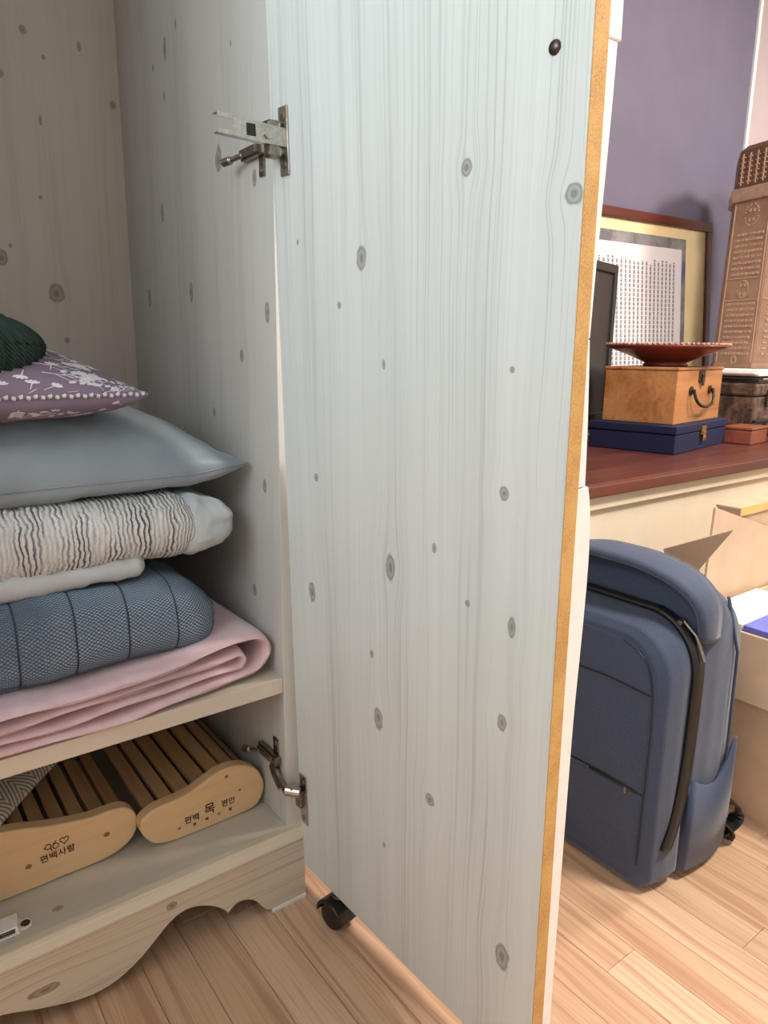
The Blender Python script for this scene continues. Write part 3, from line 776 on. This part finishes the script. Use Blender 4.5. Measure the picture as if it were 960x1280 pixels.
def green_knit():
    root = empty('knit_bundle', (.085, .940, .770)); tag(root, 'rolled dark green ribbed knit bundle atop the mauve pillow', 'clothing')
    rings = []
    n, k = 220, 46
    for i in range(k+1):
        th = -PI/2 + PI*i/k; ring = []
        cz, cr = math.sin(th), abs(math.cos(th))**.45
        for j in range(n):
            a = 2*PI*j/n
            rib = .0026*math.sin(a*40 + 3.0*math.sin(th*2.1+a*1.3))*cr*(1 if th < .35 else max(0, 1-(th-.35)*2.2))
            x = (.112*cr + rib)*math.cos(a); y = (.085*cr + rib)*math.sin(a); z = .046*cz + .012*max(0, cz)*math.cos(a-2.6)
            ring.append((x, y, z + .036 - .007*max(0, x/.1)**2*(1 if cz > 0 else .2)))
        rings.append(ring)
    MB().rings(rings).build('ribbed_roll', M['green'], root, 0, True)
    rings = []
    for i in range(25):
        t = i/24; x = -.100 + .172*t
        w = .062*math.sin(PI*(.10+.82*t))**.6
        ring = []
        for j in range(24):
            a = 2*PI*j/24
            ring.append((x + .006*math.cos(a)*t, -.012 + w*math.cos(a), .074 + .010*math.sin(PI*t) - .014*t*t + (.014 if math.sin(a) > 0 else .012)*math.sin(a)*(.4+.6*math.sin(PI*min(1,t*1.05))) + .002*nz(x*30, math.cos(a)*3)))
        rings.append(ring)
    MB().rings(rings).build('folded_top', M['green2'], root, 0, True)
green_knit()

def diamond_cushion():
    d = cushion(.15, .15, .036, .006, .5, 2.4, 2.4, .05, 50, 50)
    o = soft_obj('patterned_cushion', d, M['diamond'], None, (.020, 1.050, .2150), (0, 0, math.radians(50)))
    tag(o, 'beige cushion with grey concentric diamond pattern below the shelf', 'cushion')
diamond_cushion()

# ------------------------------------------------------------------ magnet catch, castor
def catch():
    root = empty('magnetic_catch', (.072, .842, .118)); tag(root, 'white plastic magnetic door catch on the wardrobe floor', 'catch')
    m = MB()
    def fn(p, t): return (p[0], p[1], t)
    m.prism([(-.040,-.013),(.018,-.013),(.018,-.009),(.024,-.011),(.031,-.008),(.033,-.001),(.030,.006),(.023,.007),(.021,.013),(-.040,.013)], fn, .0002, .0028)
    m.build('base', M['whiteplastic'], root, .0008)
    MB().prism([(-.038,-.012),(.016,-.012),(.018,.0),(.019,.012),(-.038,.012)], fn, .0090, .0112).build('cover', M['whiteplastic'], root, .0008)
    m = MB().box(-.038, .0, -.0005, .0125, .0028, .0090); m.box(-.038,-.034,-.012,0,.0028,.009); m.box(.013,.0165,-.012,.012,.0028,.009); m.build('wall', M['whiteplastic'], root, .0004)
    m = MB().box(-.033, .012, -.0125, -.0008, .0036, .0052); m.box(-.033,.012,-.0125,-.0008,.0068,.0084); m.build('steel_plate', M['steel2'], root, .0003)
    MB().cyl((.0255,-.002,.0028), (.0255,-.002,.0036), .0056, 14).build('screw', M['screw'], root, .0003)
catch()
def castor():
    root = empty('castor', (.476, .727, 0), math.radians(8)); tag(root, 'small black plastic twin-wheel castor on the floor under the door', 'castor')
    for s in (-1, 1):
        m = MB(); rs = []
        for (x, r) in ((.0030,.004),(.0032,.0190),(.0060,.0205),(.0125,.0205),(.0150,.0180),(.0152,.004)):
            rs.append([(s*x*1.05-.002, r*math.cos(2*PI*k/28), .0206+r*math.sin(2*PI*k/28)) for k in range(28)])
        m.rings(rs); m.build('wheel', M['black'], root, 0, False)
    m = MB(); rs = []
    for x in (-.0215,-.0200,.0165,.0180):
        rr = .0245 if abs(x) < .0201 and x != .0180 else .0232
        ring = [(x, rr*1.08*math.cos(PI*k/14), .0215 + rr*.98*math.sin(PI*k/14)) for k in range(15)] + [(x, -(rr-.003)*1.02*math.cos(PI*k/14), .0215+(rr-.003)*math.sin(PI*k/14)) for k in range(15)]
        rs.append(ring)
    m.rings(rs).build('hood', M['black'], root, .0006)
    MB().cyl((-.002,0,.042),(-.002,0,.0475),.0075,16).build('stem', M['steel2'], root, .0005)
castor()

# ------------------------------------------------------------------ desk and the things on it
def desk():
    root = empty('desk', (2.3, .86, 0)); tag(root, 'low cream desk with reddish brown varnished top along the wall', 'desk')
    def p(mb, name, mat, bevel=.002):
        o = mb.build(name, mat, root, bevel); o.matrix_parent_inverse = Matrix.Translation((-2.3, -.86, 0)); return o
    p(MB().box(.98, 3.6, .862, 1.594, .531, .547), 'desktop', M['mahog'])
    p(MB().box(.98, 3.6, .854, .8618, .520, .5445), 'edge_moulding', M['mahog'], .003)
    p(MB().box(.99, 3.59, .868, .884, .4905, .5308), 'apron_rail', M['cream'])
    p(MB().box(.99, 3.59, .878, .896, .0, .4900), 'front_panel', M['cream2'])
    p(MB().box(.99, 1.01, .897, 1.58, .0, .5308), 'end_panel', M['cream2'])
    p(MB().box(3.57, 3.59, .897, 1.58, .0, .5308), 'end_panel', M['cream2'])
desk()
ZD = .547
M['navy'] = plain('navy_velvet', (16,20,62), .85, .1, 200, .2, .0008)
M['brass'] = plain('brass', (214,170,84), .3, .1, 200, Metallic=1.0)
M['darkmetal'] = plain('dark_bronze', (78,70,60), .45, .15, 200, Metallic=.8)
M['cedar'] = pine('orange_cedar', (196,138,84), (158,98,54), 0, .9, .45)
def on_desk():
    # navy gift box
    a = math.radians(10)
    root = empty('gift_box', (1.698, 1.012, ZD), a); tag(root, 'flat navy velvet box with brass clasp under the wooden chest', 'box')
    sk = lambda p, t: (p[0], p[1], t)
    MB().prism([(0,0),(.380,0),(.380,.240),(0,.240)], sk, .0002, .050).build('tray', M['navy'], root, .003)
    MB().prism([(-.002,-.002),(.382,-.002),(.382,.242),(-.002,.242)], sk, .0515, .073).build('lid', M['navy'], root, .003)
    m = MB().box(.172, .202, -.0065, -.0002, .040, .064); m.box(.178, .196, -.0090, -.0065, .024, .050); m.cyl((.187,-.011,.033),(.187,-.004,.033),.006,12)
    m.build('clasp', M['brass'], root, .0012)
    # wooden chest
    root = empty('wooden_chest', (1.729, 1.041, ZD+.0732), math.radians(10)); tag(root, 'orange-brown wooden chest with dark drop handle standing on the navy box', 'chest')
    MB().box(0, .335, 0, .200, 0.0002, .140).build('body', M['cedar'], root, .002)
    MB().box(-.002, .337, -.002, .202, .1404, .148).build('lid', M['cedar'], root, .002)
    m = MB().box(.148, .188, -.004, -.0002, .108, .139); m.box(.161, .175, -.008, -.004, .098, .130); m.build('lock_plate', M['darkmetal'], root, .0015)
    hp = [(.098,-.010,.086),(.102,-.016,.064),(.125,-.020,.048),(.168,-.021,.042),(.210,-.020,.048),(.234,-.016,.064),(.238,-.010,.086)]
    MB().tube(catmull(hp, 5, False), .0042, 8).build('drop_handle', M['darkmetal'], root, 0, True)
    for x in (.098, .238):
        rs = MB(); rs.cyl((x,-.0002,.086),(x,-.005,.086),.012,14); rs.cyl((x,-.004,.086),(x,-.014,.086),.005,10); rs.build('rosette', M['darkmetal'], root, .001)
    # wide shallow dish
    root = empty('dish', (1.885, 1.178, ZD+.0732+.1486)); root.scale = (.90, .90, .95); tag(root, 'wide reddish lacquer dish with carved pale rim on the wooden chest', 'dish')
    red = plain('red_brown_lacquer', (126,54,46), .3, .1, 60)
    MB().lathe([(.066,0),(.068,.004),(.062,.010),(.075,.016),(.120,.034),(.165,.050),(.186,.056),(.186,.060),(.150,.050),(.100,.034),(.050,.022),(.0005,.020)], 64).build('bowl', red, root, 0, True)
    rim = plain('carved_rim', (202,152,130), .6, .25, 90)
    m = MB(); N = 72
    for k in range(N):
        q = 2*PI*k/N; r = .178; c = Vector((r*math.cos(q), r*math.sin(q), .0605)); t = Vector((-math.sin(q), math.cos(q), 0)); rd = Vector((math.cos(q), math.sin(q), .12))
        ring1 = [c + t*.006*math.cos(j*PI/3) + rd*.010*math.sin(j*PI/3) for j in range(6)]; ring2 = [p*1.0 + Vector((0,0,.006)) for p in [c + t*.004*math.cos(j*PI/3) + rd*.007*math.sin(j*PI/3) for j in range(6)]]
        m.rings([ring1, ring2])
    m.build('carved_rim', rim, root, 0, True)
    # monitor
    root = empty('monitor', (1.80, 1.405, ZD), math.radians(14)); tag(root, 'black flat monitor seen edge-on behind the wardrobe door', 'monitor')
    scr = plain('dark_screen', (66,62,62), .35, .04)
    MB().box(-.40, .205, .0, .030, .045, .525).build('casing', M['blackm'], root, .004)
    m = MB(); m.box(-.40, .205, -.012, -.0002, .500, .525); m.box(-.40, .205, -.012, -.0002, .045, .070); m.box(.182, .205, -.012, -.0002, .0702, .4998); m.box(-.40, -.377, -.012, -.0002, .0702, .4998)
    m.build('bezel', plain('dark_grey_plastic', (58,56,55), .45), root, .0015)
    MB().box(-.377, .182, -.004, -.0003, .070, .500).build('screen', scr, root)
    MB().box(-.14, -.04, .004, .026, .008, .0448).build('stand', M['blackm'], root, .002)
    MB().box(-.25, .08, -.030, .055, .0002, .0080).build('stand_base', M['whiteplastic'], root, .003)
    # framed calligraphy leaning on the wall
    root = empty('picture_frame', (2.16, 1.520, ZD+.0150)); root.rotation_euler = (math.radians(-4.2), math.radians(-1.2), 0)
    tag(root, 'brown-framed sheet of columned calligraphy leaning against the purple wall', 'picture')
    w0, w1, h = -.62, .605, .722
    m = MB(); fw = .034
    m.box(w0, w1, 0, .022, h-fw, h); m.box(w0, w1, 0, .022, 0, fw); m.box(w1-fw, w1, 0, .022, fw, h-fw); m.box(w0, w0+fw, 0, .022, fw, h-fw)
    m.build('frame', M['frame_wood'], root, .003)
    MB().box(w0+fw, w1-fw, .010, .018, fw, h-fw).build('mount', plain('cream_mount', (246,222,172), .7, .03, 10), root)
    t = NT('grey_marbled_border'); n = t.noise(t.obj(), 14, 4, .6, .6); bl = t.noise(t.obj(), 5, 2)
    col = t.mix(t.map(n, .35, .65), lin((112,108,112)), lin((150,146,148))); col = t.mix(t.map(bl, .60, .72), col, lin((84,92,150)))
    brd = t.done(col, .7)
    bx0, bx1, bz0, bz1 = -.50, .435, .110, .650
    MB().box(bx0, bx1, .0085, .0098, bz0, bz1).build('border', brd, root)
    t = NT('calligraphy_print'); s = t.sep(t.obj())
    cw = .0245
    cu = t.math('DIVIDE', s[0], cw); fx = t.math('ABSOLUTE', t.math('SUBTRACT', t.math('FRACT', cu), .5))
    ch = t.math('DIVIDE', s[2], .0155); fz = t.math('ABSOLUTE', t.math('SUBTRACT', t.math('FRACT', ch), .5))
    n = t.noise(t.obj(), 260, 3, .7)
    hz = t.noise(t.comb(t.math('FLOOR', cu), 0.0, 0.0), 7.3, 0)
    top = t.math('LESS_THAN', s[2], t.math('ADD', .560, t.math('MULTIPLY', t.math('SUBTRACT', hz, .5), .05)))
    rng = t.math('MULTIPLY', t.math('LESS_THAN', s[0], .362), t.math('MULTIPLY', top, t.math('GREATER_THAN', s[2], .17)))
    f = t.math('MULTIPLY', t.math('MULTIPLY', t.map(fx, .27, .20), t.map(fz, .46, .38)), t.map(n, .36, .50))
    f = t.math('MULTIPLY', f, rng)
    col = t.mix(f, lin((236,228,232)), lin((120,114,124))); paper = t.done(col, .7)
    MB().box(bx0+.034, bx1-.030, .0072, .0084, bz0+.045, bz1-.038).build('sheet', paper, root)
    # dark suitcase-like chest, papers on it, small wooden block in front
    root = empty('carved_box', (2.25, 1.09, ZD), math.radians(5)); tag(root, 'dark brown carved box with metal fittings right of the wooden chest', 'box')
    t = NT('dark_carved_wood'); n = t.noise(t.obj(), 30, 3, .6); n2 = t.noise(t.obj(), 80, 3)
    col = t.mix(t.map(n, .35, .65), lin((66,50,44)), lin((118,92,74))); t.bump(n, 1.0, .006); dk = t.done(col, .5)
    MB().box(.0, .72, .0, .36, .0002, .130).build('body', dk, root, .006)
    MB().box(-.005, .725, -.005, .365, .1305, .170).build('lid', dk, root, .008)
    for q in ((.075,.105,-.010,-.0055,.095,.150),(.255,.300,-.012,-.0055,.115,.140),(.0,.70,-.011,-.0002,.050,.058),(.0,.70,-.011,-.0002,.010,.018)):
        MB().box(*q).build('metal_fitting', M['darkmetal'], root, .002)
    for k in range(9): MB().lathe([(.0005,-.010),(.014,-.008),(.020,0),(.014,.008),(.0005,.010)], 14, (.04+.075*k, -.006, .034)).build('carved_boss', dk, root, 0, True)
    root = empty('paper_stack', (2.26, 1.10, ZD+.1704), math.radians(4)); tag(root, 'stack of papers and folders on top of the dark carved box', 'papers')
    zz = 0; cols = [(40,38,44),(222,190,176),(70,56,50),(236,226,214),(244,240,232),(238,232,226)]
    ths = [.010,.006,.005,.006,.006,.007]
    for k, (c, h_) in enumerate(zip(cols, ths)):
        dx = [.0,.05,.10,.0,-.02,.015][k]
        MB().box(dx, dx+.60, -.01+.006*(k%3), .34, zz+.0002, zz+h_).build('folder' if k < 3 else 'sheet_bundle', plain('paper_%d' % k, c, .6, .04, 40), root, .0008); zz += h_
    root = empty('wooden_block', (2.085, 1.006, ZD), math.radians(6)); tag(root, 'small reddish wooden box on the desk beside the navy box', 'box')
    bw = pine('rosewood', (150,86,66), (116,60,46), 0, .5, .4)
    MB().box(0, .120, 0, .085, .0002, .040).build('body', bw, root, .003)
    MB().box(-.001, .121, -.001, .086, .0405, .050).build('lid', bw, root, .003)
    root = empty('brass_ornament', (2.235, 1.000, ZD)); tag(root, 'small yellow brass ornament at the right edge of the desk', 'ornament')
    MB().lathe([(.018,0),(.020,.006),(.011,.014),(.017,.030),(.020,.042),(.013,.054),(.004,.060)], 20).build('body', M['brass'], root, 0, True)
    MB().lathe([(.004,.060),(.007,.066),(.004,.072),(.001,.074)], 14).build('finial', M['brass'], root, 0, True)
on_desk()

def column():
    zb = ZD+.1704+.0402+.0004
    root = empty('embossed_column', (2.690, 1.262, zb), 0); tag(root, 'tall octagonal embossed bronze-coloured column case standing on the papers', 'case')
    tn = NT('tan_embossed'); n = tn.noise(tn.obj(), 20, 3); tanm = tn.done(tn.mix(tn.map(n, .3, .7), lin((172,136,112)), lin((152,118,96))), .5, Metallic=.25)
    em = plain('embossed_relief', (190,154,130), .45, .08, 40, Metallic=.25)
    dkm = plain('dark_bronze_band', (120,84,62), .5, .1, 40, Metallic=.3)
    N = 8; rot = math.radians(9)
    def octo(r, z): return [(r*math.cos(rot+2*PI*k/N), r*math.sin(rot+2*PI*k/N), z) for k in range(N)]
    R0 = .205
    MB().rings([octo(R0+.004, .0), octo(R0+.004, .012), octo(R0, .016), octo(R0-.010, .552)]).build('shaft', tanm, root, .002)
    MB().rings([octo(R0-.002, .5522), octo(R0+.004, .558), octo(R0+.004, .590), octo(R0-.002, .596)]).build('collar', em, root, .002)
    MB().rings([octo(R0-.008, .5962), octo(R0-.010, .715), octo(R0-.035, .735)]).build('lid', dkm, root, .002)
    # relief on the faces that look at the room
    for k in range(N):
        a0, a1 = rot+2*PI*k/N, rot+2*PI*(k+1)/N; am = (a0+a1)/2
        if math.sin(am) > .35: continue
        def FP(s, z, h, r0=R0):
            r = r0 - .010*(z-.016)/.536 if z < .553 else r0-.008
            p0 = Vector((r*math.cos(a0), r*math.sin(a0), z)); p1 = Vector((r*math.cos(a1), r*math.sin(a1), z))
            p = p0.lerp(p1, s); return tuple(p + Vector((math.cos(am), math.sin(am), 0))*h)
        m = MB()
        def slab(s0, s1, z0, z1, h=.003):
            b = len(m.v)
            m.v += [FP(s0,z0,0),FP(s1,z0,0),FP(s1,z1,0),FP(s0,z1,0),FP(s0+.01,z0+.001,h),FP(s1-.01,z0+.001,h),FP(s1-.01,z1-.001,h),FP(s0+.01,z1-.001,h)]
            for f in ((4,5,6,7),(0,1,5,4),(1,2,6,5),(2,3,7,6),(3,0,4,7)): m.face([b+i for i in f])
        rr = random.Random(k)
        for (z0, z1) in ((.045,.215),(.310,.455)):
            z = z0
            while z < z1:
                s = .14
                while s < .84:
                    L = rr.uniform(.05, .13); slab(s, min(.88, s+L), z, z+.009); s += L+.02
                z += .0185
        slab(.03,.055,.02,.548); slab(.945,.97,.02,.548)
        slab(.06,.94,.226,.231); slab(.06,.94,.298,.303)
        for (cs, cz, R1) in ((.5,.265,.028), (.5,.505,.034), (.5,.028,.012)):
            for q in range(24):
                a = 2*PI*q/24; ds = R1/.19
                if cz == .505 and q % 6 == 0: continue
                slab(cs+ds*math.cos(a)-.012, cs+ds*math.cos(a)+.026, cz+R1*math.sin(a)-.0028, cz+R1*math.sin(a)+.0028)
            if R1 > .02:
                for (dx, dz) in ((-.07,.012),(.04,.012),(-.07,-.018),(.04,-.018)): slab(cs+dx-.01, cs+dx+.05, cz+dz-.004, cz+dz+.008, .004)
        for q in range(5):
            s = .12+.19*q
            slab(s-.02, s+.02, .605, .705, .004)
            for w in range(6): slab(s-.06, s+.06, .612+.0155*w, .617+.0155*w, .003)
        o = m.build('relief', em, root); o['kind'] = 'stuff'
column()

# ------------------------------------------------------------------ backpack
def fab_navy():
    t = NT('navy_melange_polyester'); o = t.obj(); n = t.noise(o, 900, 2, .7); n2 = t.noise(o, 8, 3)
    col = t.mix(t.map(n, .3, .7), lin((38,50,74)), lin((60,75,104)))
    t.bump(t.math('ADD', t.math('MULTIPLY', n, .3), t.math('MULTIPLY', n2, 3)), .35, .003); return t.done(col, .75, Sheen_Weight=.25)
M['bp'] = fab_navy()
M['zip'] = plain('black_zip_tape', (26,26,28), .4, .15, 400)
def rrect(yc, hw, z0, z1, rt, rb, n=7):
    """rounded rectangle in the YZ plane, counter-clockwise"""
    P = []
    for (cy, cz, r, a0) in ((yc+hw-rb, z0+rb, rb, -PI/2), (yc+hw-rt, z1-rt, rt, 0), (yc-hw+rt, z1-rt, rt, PI/2), (yc-hw+rb, z0+rb, rb, PI)):
        for i in range(n+1): a = a0 + PI/2*i/n; P.append((cy + r*math.cos(a), cz + r*math.sin(a)))
    return P
def backpack():
    root = empty('backpack', (.97, .63, 0)); tag(root, 'navy blue laptop backpack standing on the floor', 'backpack')
    ox, oy = .97, .63
    def part(mb, name, mat, smooth=True, bevel=0):
        o = mb.build(name, mat, root, bevel, smooth); o.matrix_parent_inverse = Matrix.Translation((-ox, -oy, 0)); return o
    yc = .637
    def loft(st, jit=.0035, sub=9):
        rings = []
        for (x, hw, z0, z1, rt, rb) in st:
            ring = []
            for (y, z) in rrect(yc, hw, z0, z1, rt, rb, sub):
                k = jit*nz(y*11, z*9, x*14+2)
                ring.append((x+k, y + jit*nz(z*13, x*20, 5)*(1 if y > yc else -1), max(.0005, z + (k if z > .05 else 0))))
            rings.append(ring)
        return rings
    def sm(st, n=4):
        return catmull(st, n, False)
    def cat6(st, n=5):
        out = []
        for i in range(len(st)-1):
            for j in range(n):
                t = j/n; out.append(tuple(st[i][k]*(1-t)+st[i+1][k]*t for k in range(6)))
        out.append(st[-1]); return out
    # rear compartment: highest behind the zip, sloping down to the back panel
    st = [(.941,.120,.020,.440,.085,.03),(.945,.138,.006,.468,.085,.03),(.956,.147,.001,.482,.070,.03),(.990,.150,.001,.484,.055,.03),(1.040,.150,.001,.446,.050,.03),(1.065,.145,.004,.418,.050,.03),(1.076,.130,.018,.400,.05,.03)]
    m = MB().rings(loft(cat6(st))); part(m, 'rear_compartment', M['bp'])
    # front compartment
    st = [(.867,.116,.034,.388,.06,.03),(.869,.130,.016,.402,.066,.03),(.877,.143,.004,.414,.07,.03),(.905,.149,.001,.422,.075,.03),(.937,.149,.001,.428,.078,.03),(.946,.140,.008,.422,.078,.03)]
    m = MB().rings(loft(cat6(st))); part(m, 'front_compartment', M['bp'])
    # panel of the front face: upper, middle and lower fields with a flap edge
    def field(z0, z1, x, hw, rt, rb, name):
        rs = []
        for (dx, ins) in ((.004,0),(.0,.0004),(-.0008,.0015),(-.0010,.004)):
            rs.append([(x+dx+.002*nz(y*10, z*9, 3), y, z) for (y, z) in rrect(yc, hw-ins, z0+ins, z1-ins, rt, rb, 5)])
        part(MB().rings(rs), name, M['bp'])
    field(.030, .164, .8680, .124, .006, .04, 'lower_pocket')
    field(.168, .322, .8680, .124, .006, .006, 'front_field')
    field(.326, .396, .8680, .118, .05, .006, 'upper_field')
    # slit zip of the lower pocket
    part(MB().tube([(.8665, yc-.112+.010*i, .166) for i in range(9)], .0022, 6), 'pocket_zip', M['zip'])
    part(MB().box(.8635,.8660, yc-.100,yc-.096,.158,.167), 'zip_pull', M['steel2'], False, .0006)
    for zz in (.324, .166):
        part(MB().tube([(.8664+.0009*nz(k*.7, zz*9), yc-.128+.0128*k, zz+.004*math.sin(k*.25)) for k in range(21)], .0011, 6), 'seam', M['zip'])
    part(MB().tube(catmull([(.8672, yc-.126, .05), (.8668, yc-.127, .15), (.8668, yc-.127, .30), (.8674, yc-.112, .370), (.8685, yc-.070, .394)], 6, False), .0010, 6), 'seam', M['zip'])
    # main zip running over the top and down the near side
    path = []
    R_ = rrect(yc, .1515, .004, .4585, .080, .03, 9)
    near = [p for p in R_ if p[1] > .10]
    near = sorted([p for p in near if p[0] > yc and p[1] < .38], key=lambda p: p[1]) 
    pts = [(.936, yc+.1515, .13), (.936, yc+.1515, .345)]
    for i in range(1, 10): a = PI/2*i/9; pts.append((.936, yc+.0715+.080*math.cos(a), .3505+.0815*math.sin(a)))
    for i in range(9): a = PI/2+PI/2*i/9; pts.append((.936, yc-.0715+.080*math.cos(a), .3505+.0815*math.sin(a)))
    pts += [(.936, yc-.1525, .345), (.934, yc-.1535, .27), (.930, yc-.1535, .19), (.918, yc-.1530, .12), (.902, yc-.1515, .075)]
    pts = catmull(pts, 4, False)
    m = MB(); rings = []
    for i, p in enumerate(pts):
        p = Vector(p); q = Vector(pts[min(i+1, len(pts)-1)]) - Vector(pts[max(i-1, 0)]); q.normalize()
        out = Vector((0, p.y-yc, p.z-.30)); 
        out = Vector((0, 0, 0)) + (Vector((0, math.copysign(1, p.y-yc), 0)) if p.z < .350 else Vector((0, (p.y-yc-math.copysign(.0715, p.y-yc)) if abs(p.y-yc) > .0715 else 0, p.z-.3505)).normalized())
        wv = q.cross(out).normalized()*.0125
        rings.append([tuple(p+wv-out*.003), tuple(p+wv+out*.0022), tuple(p+out*.0034), tuple(p-wv+out*.0022), tuple(p-wv-out*.003)])
    part(MB().rings(rings), 'main_zip', M['zip'])
    m = MB().box(.928, .946, yc-.122, yc-.116, .4180, .4245); m.tube([(.937, yc-.121, .423), (.938, yc-.142, .406), (.938, yc-.158, .372)], .0030, 8)
    part(m, 'zip_pull', M['steel2'], False, .0008)
    # padded carry hood arching over the recess on top
    hp = catmull([(yc+.150,.385),(yc+.146,.430),(yc+.120,.474),(yc+.060,.498),(yc,.502),(yc-.060,.499),(yc-.118,.482),(yc-.149,.448),(yc-.152,.395)], 5, False)
    rings = []
    for i, (y, zz) in enumerate(hp):
        q = (Vector(hp[min(i+1,len(hp)-1)])-Vector(hp[max(i-1,0)])).normalized(); n_ = Vector((q.y, -q.x))
        if n_.y < 0 and abs(y-yc) < .13: n_ = -n_
        if (y-yc)*n_.x < 0 and abs(y-yc) >= .13: n_ = -n_
        k = math.sin(PI*i/(len(hp)-1))
        fx = .946 - .040*k**.7
        prof = [(.985,.001),(.965,.004),(fx+.010,.003),(fx+.002,.0),(fx,-.005),(fx+.004,-.010),(.960,-.012),(.985,-.012)]
        rings.append([(x, y+n_.x*h_, zz+n_.y*h_) for x, h_ in prof])
    part(MB().rings(rings), 'carry_hood', M['bp'])
    # near side: stretch pocket with a curved rim
    rings = []
    for i in range(17):
        t = i/16; x = .950 + .120*t
        zt = .175 - .034*math.sin(PI*min(1, t*1.05))**1 + .035*t
        ys = .4838 - .007*math.sin(PI*t)
        rings.append([(x, ys+.012, .012), (x, ys-.003, .018), (x, ys-.006, zt*.55), (x, ys-.0045, zt), (x, ys-.001, zt+.001), (x, ys+.012, zt*.8)])
    part(MB().rings(rings), 'side_pocket', M['bp'])
    # back panel edge piping and shoulder-strap webbing on the floor
    part(MB().tube([(1.040, yc-.154, .03), (1.046, yc-.155, .2), (1.040, yc-.155, .36), (1.010, yc-.146, .452)], .0026, 6), 'piping', M['bp'])
    def ribbon(path, w, th=.0016):
        rs = []
        for i, p in enumerate(path):
            p = Vector(p); q = (Vector(path[min(i+1,len(path)-1)])-Vector(path[max(i-1,0)])).normalized(); side = Vector((.5,.15,.85)).cross(q).normalized()*0 + Vector((.25,-.1,.96)).cross(q).normalized()
            n = q.cross(side).normalized()
            rs.append([tuple(p+side*w+n*th), tuple(p-side*w+n*th), tuple(p-side*w-n*th), tuple(p+side*w-n*th)])
        return MB().rings(rs)
    pth = catmull([(1.074,.520,.085),(1.100,.505,.080),(1.118,.494,.066),(1.112,.492,.044),(1.094,.498,.030),(1.078,.507,.022)], 5, False)
    part(ribbon([(p[0]+.004, p[1]-.006, p[2]-.008) for p in pth], .012), 'strap_webbing', M['zip'], False)
    pth = catmull([(1.066,.495,.060),(1.084,.488,.040),(1.096,.488,.020),(1.098,.492,.006)], 5, False)
    part(ribbon(pth, .014), 'strap_webbing', M['zip'], False)
backpack()

# ------------------------------------------------------------------ cardboard boxes
M['card'] = plain('cardboard', (206,176,148), .8, .05, 12, .15, .001)
M['cardin'] = plain('cardboard_inside', (196,166,138), .85, .05, 12)
M['tape'] = plain('yellow_kraft_tape', (222,186,120), .35, .05, 30)
def boxes():
    root = empty('cardboard_box', (1.40, .42, 0)); tag(root, 'open cardboard box of papers on the floor beside the backpack', 'box')
    def part(mb, name, mat, bevel=.001):
        o = mb.build(name, mat, root, bevel); o.matrix_parent_inverse = Matrix.Translation((-1.40, -.42, 0)); return o
    x0, x1, y0, y1, z1, t = 1.192, 1.62, .20, .648, .335, .005
    part(MB().box(x0, x0+t, y0, y1, .0, z1), 'side_wall', M['card']); part(MB().box(x1-t, x1, y0, y1, 0, z1), 'side_wall', M['card'])
    part(MB().box(x0+t, x1-t, y0, y0+t, 0, z1), 'side_wall', M['card']); part(MB().box(x0+t, x1-t, y1-t, y1, 0, z1), 'side_wall', M['card'])
    part(MB().box(x0+t, x1-t, y0+t, y1-t, .001, .006), 'bottom', M['cardin'])
    def flap(q, name='flap'):
        # q: four corners, thickened
        a, b, c, d = [Vector(p) for p in q]; n = (b-a).cross(c-a).normalized()*.0024
        m = MB(); m.rings([[tuple(p-n) for p in (a,b,c,d)], [tuple(p+n) for p in (a,b,c,d)]]); return part(m, name, M['card'], .0006)
    flap([(x0-.001, y0+.01, z1), (x0-.001, .560, z1), (x0-.022, .548, .222), (x0-.022, y0+.01, .222)])
    flap([(x0+.004, y1+.004, z1), (x0-.020, .700, .452), (x0-.010, .580, .512), (x0+.006, .640, .425)])
    flap([(1.244, .6545, .340), (1.600, .6545, .250), (1.620, .6600, .417), (1.262, .6600, .526)])
    # what is in it
    pw = plain('white_paper', (246,244,240), .6, .02); pb = plain('blue_cover', (112,118,206), .5, .05)
    def thing(name, lab, cat, loc, rz, mb, mat):
        o = mb.build(name, mat, None, .001); o.location = loc; o.rotation_euler = (0,0,rz); tag(o, lab, cat); return o
    thing('paper_bundle', 'thick bundle of papers filling the open cardboard box', 'papers', (1.40,.425,.0065), 0, MB().box(-.19,.19,-.20,.20,0,.308), pw)
    thing('booklet', 'white booklet lying at the back of the open cardboard box', 'booklet', (1.31,.588,.3147), .0, MB().box(-.110,.11,-.034,.050,0,.030), pw)
    thing('blue_booklet', 'blue-covered booklet lying in the open cardboard box', 'booklet', (1.300,.526,.3147), .0, MB().box(-.101,.10,-.024,.026,0,.030), pb)
    o = thing('white_booklet', 'thin white booklet in front of the blue one in the open cardboard box', 'booklet', (1.365,.420,.3147), .0, MB().box(-.15,.15,-.105,.080,0,.024), pw)
    # closed box behind
    root2 = empty('taped_box', (1.40, .75, 0)); tag(root2, 'closed cardboard box with yellow tape behind the open one', 'box')
    def p2(mb, name, mat, bevel=.001):
        o = mb.build(name, mat, root2, bevel); o.matrix_parent_inverse = Matrix.Translation((-1.40, -.75, 0)); return o
    X, Y = 1.232, .842
    p2(MB().box(1.379, 1.80, .670, .716, 0, .503), 'body', M['card'])
    p2(MB().box(1.377, 1.802, .668, .718, .5032, .509), 'lid', M['card'])
    p2(MB().box(1.3755, 1.8035, .6660, .6678, .493, .5092), 'tape', M['tape'], 0)
boxes()
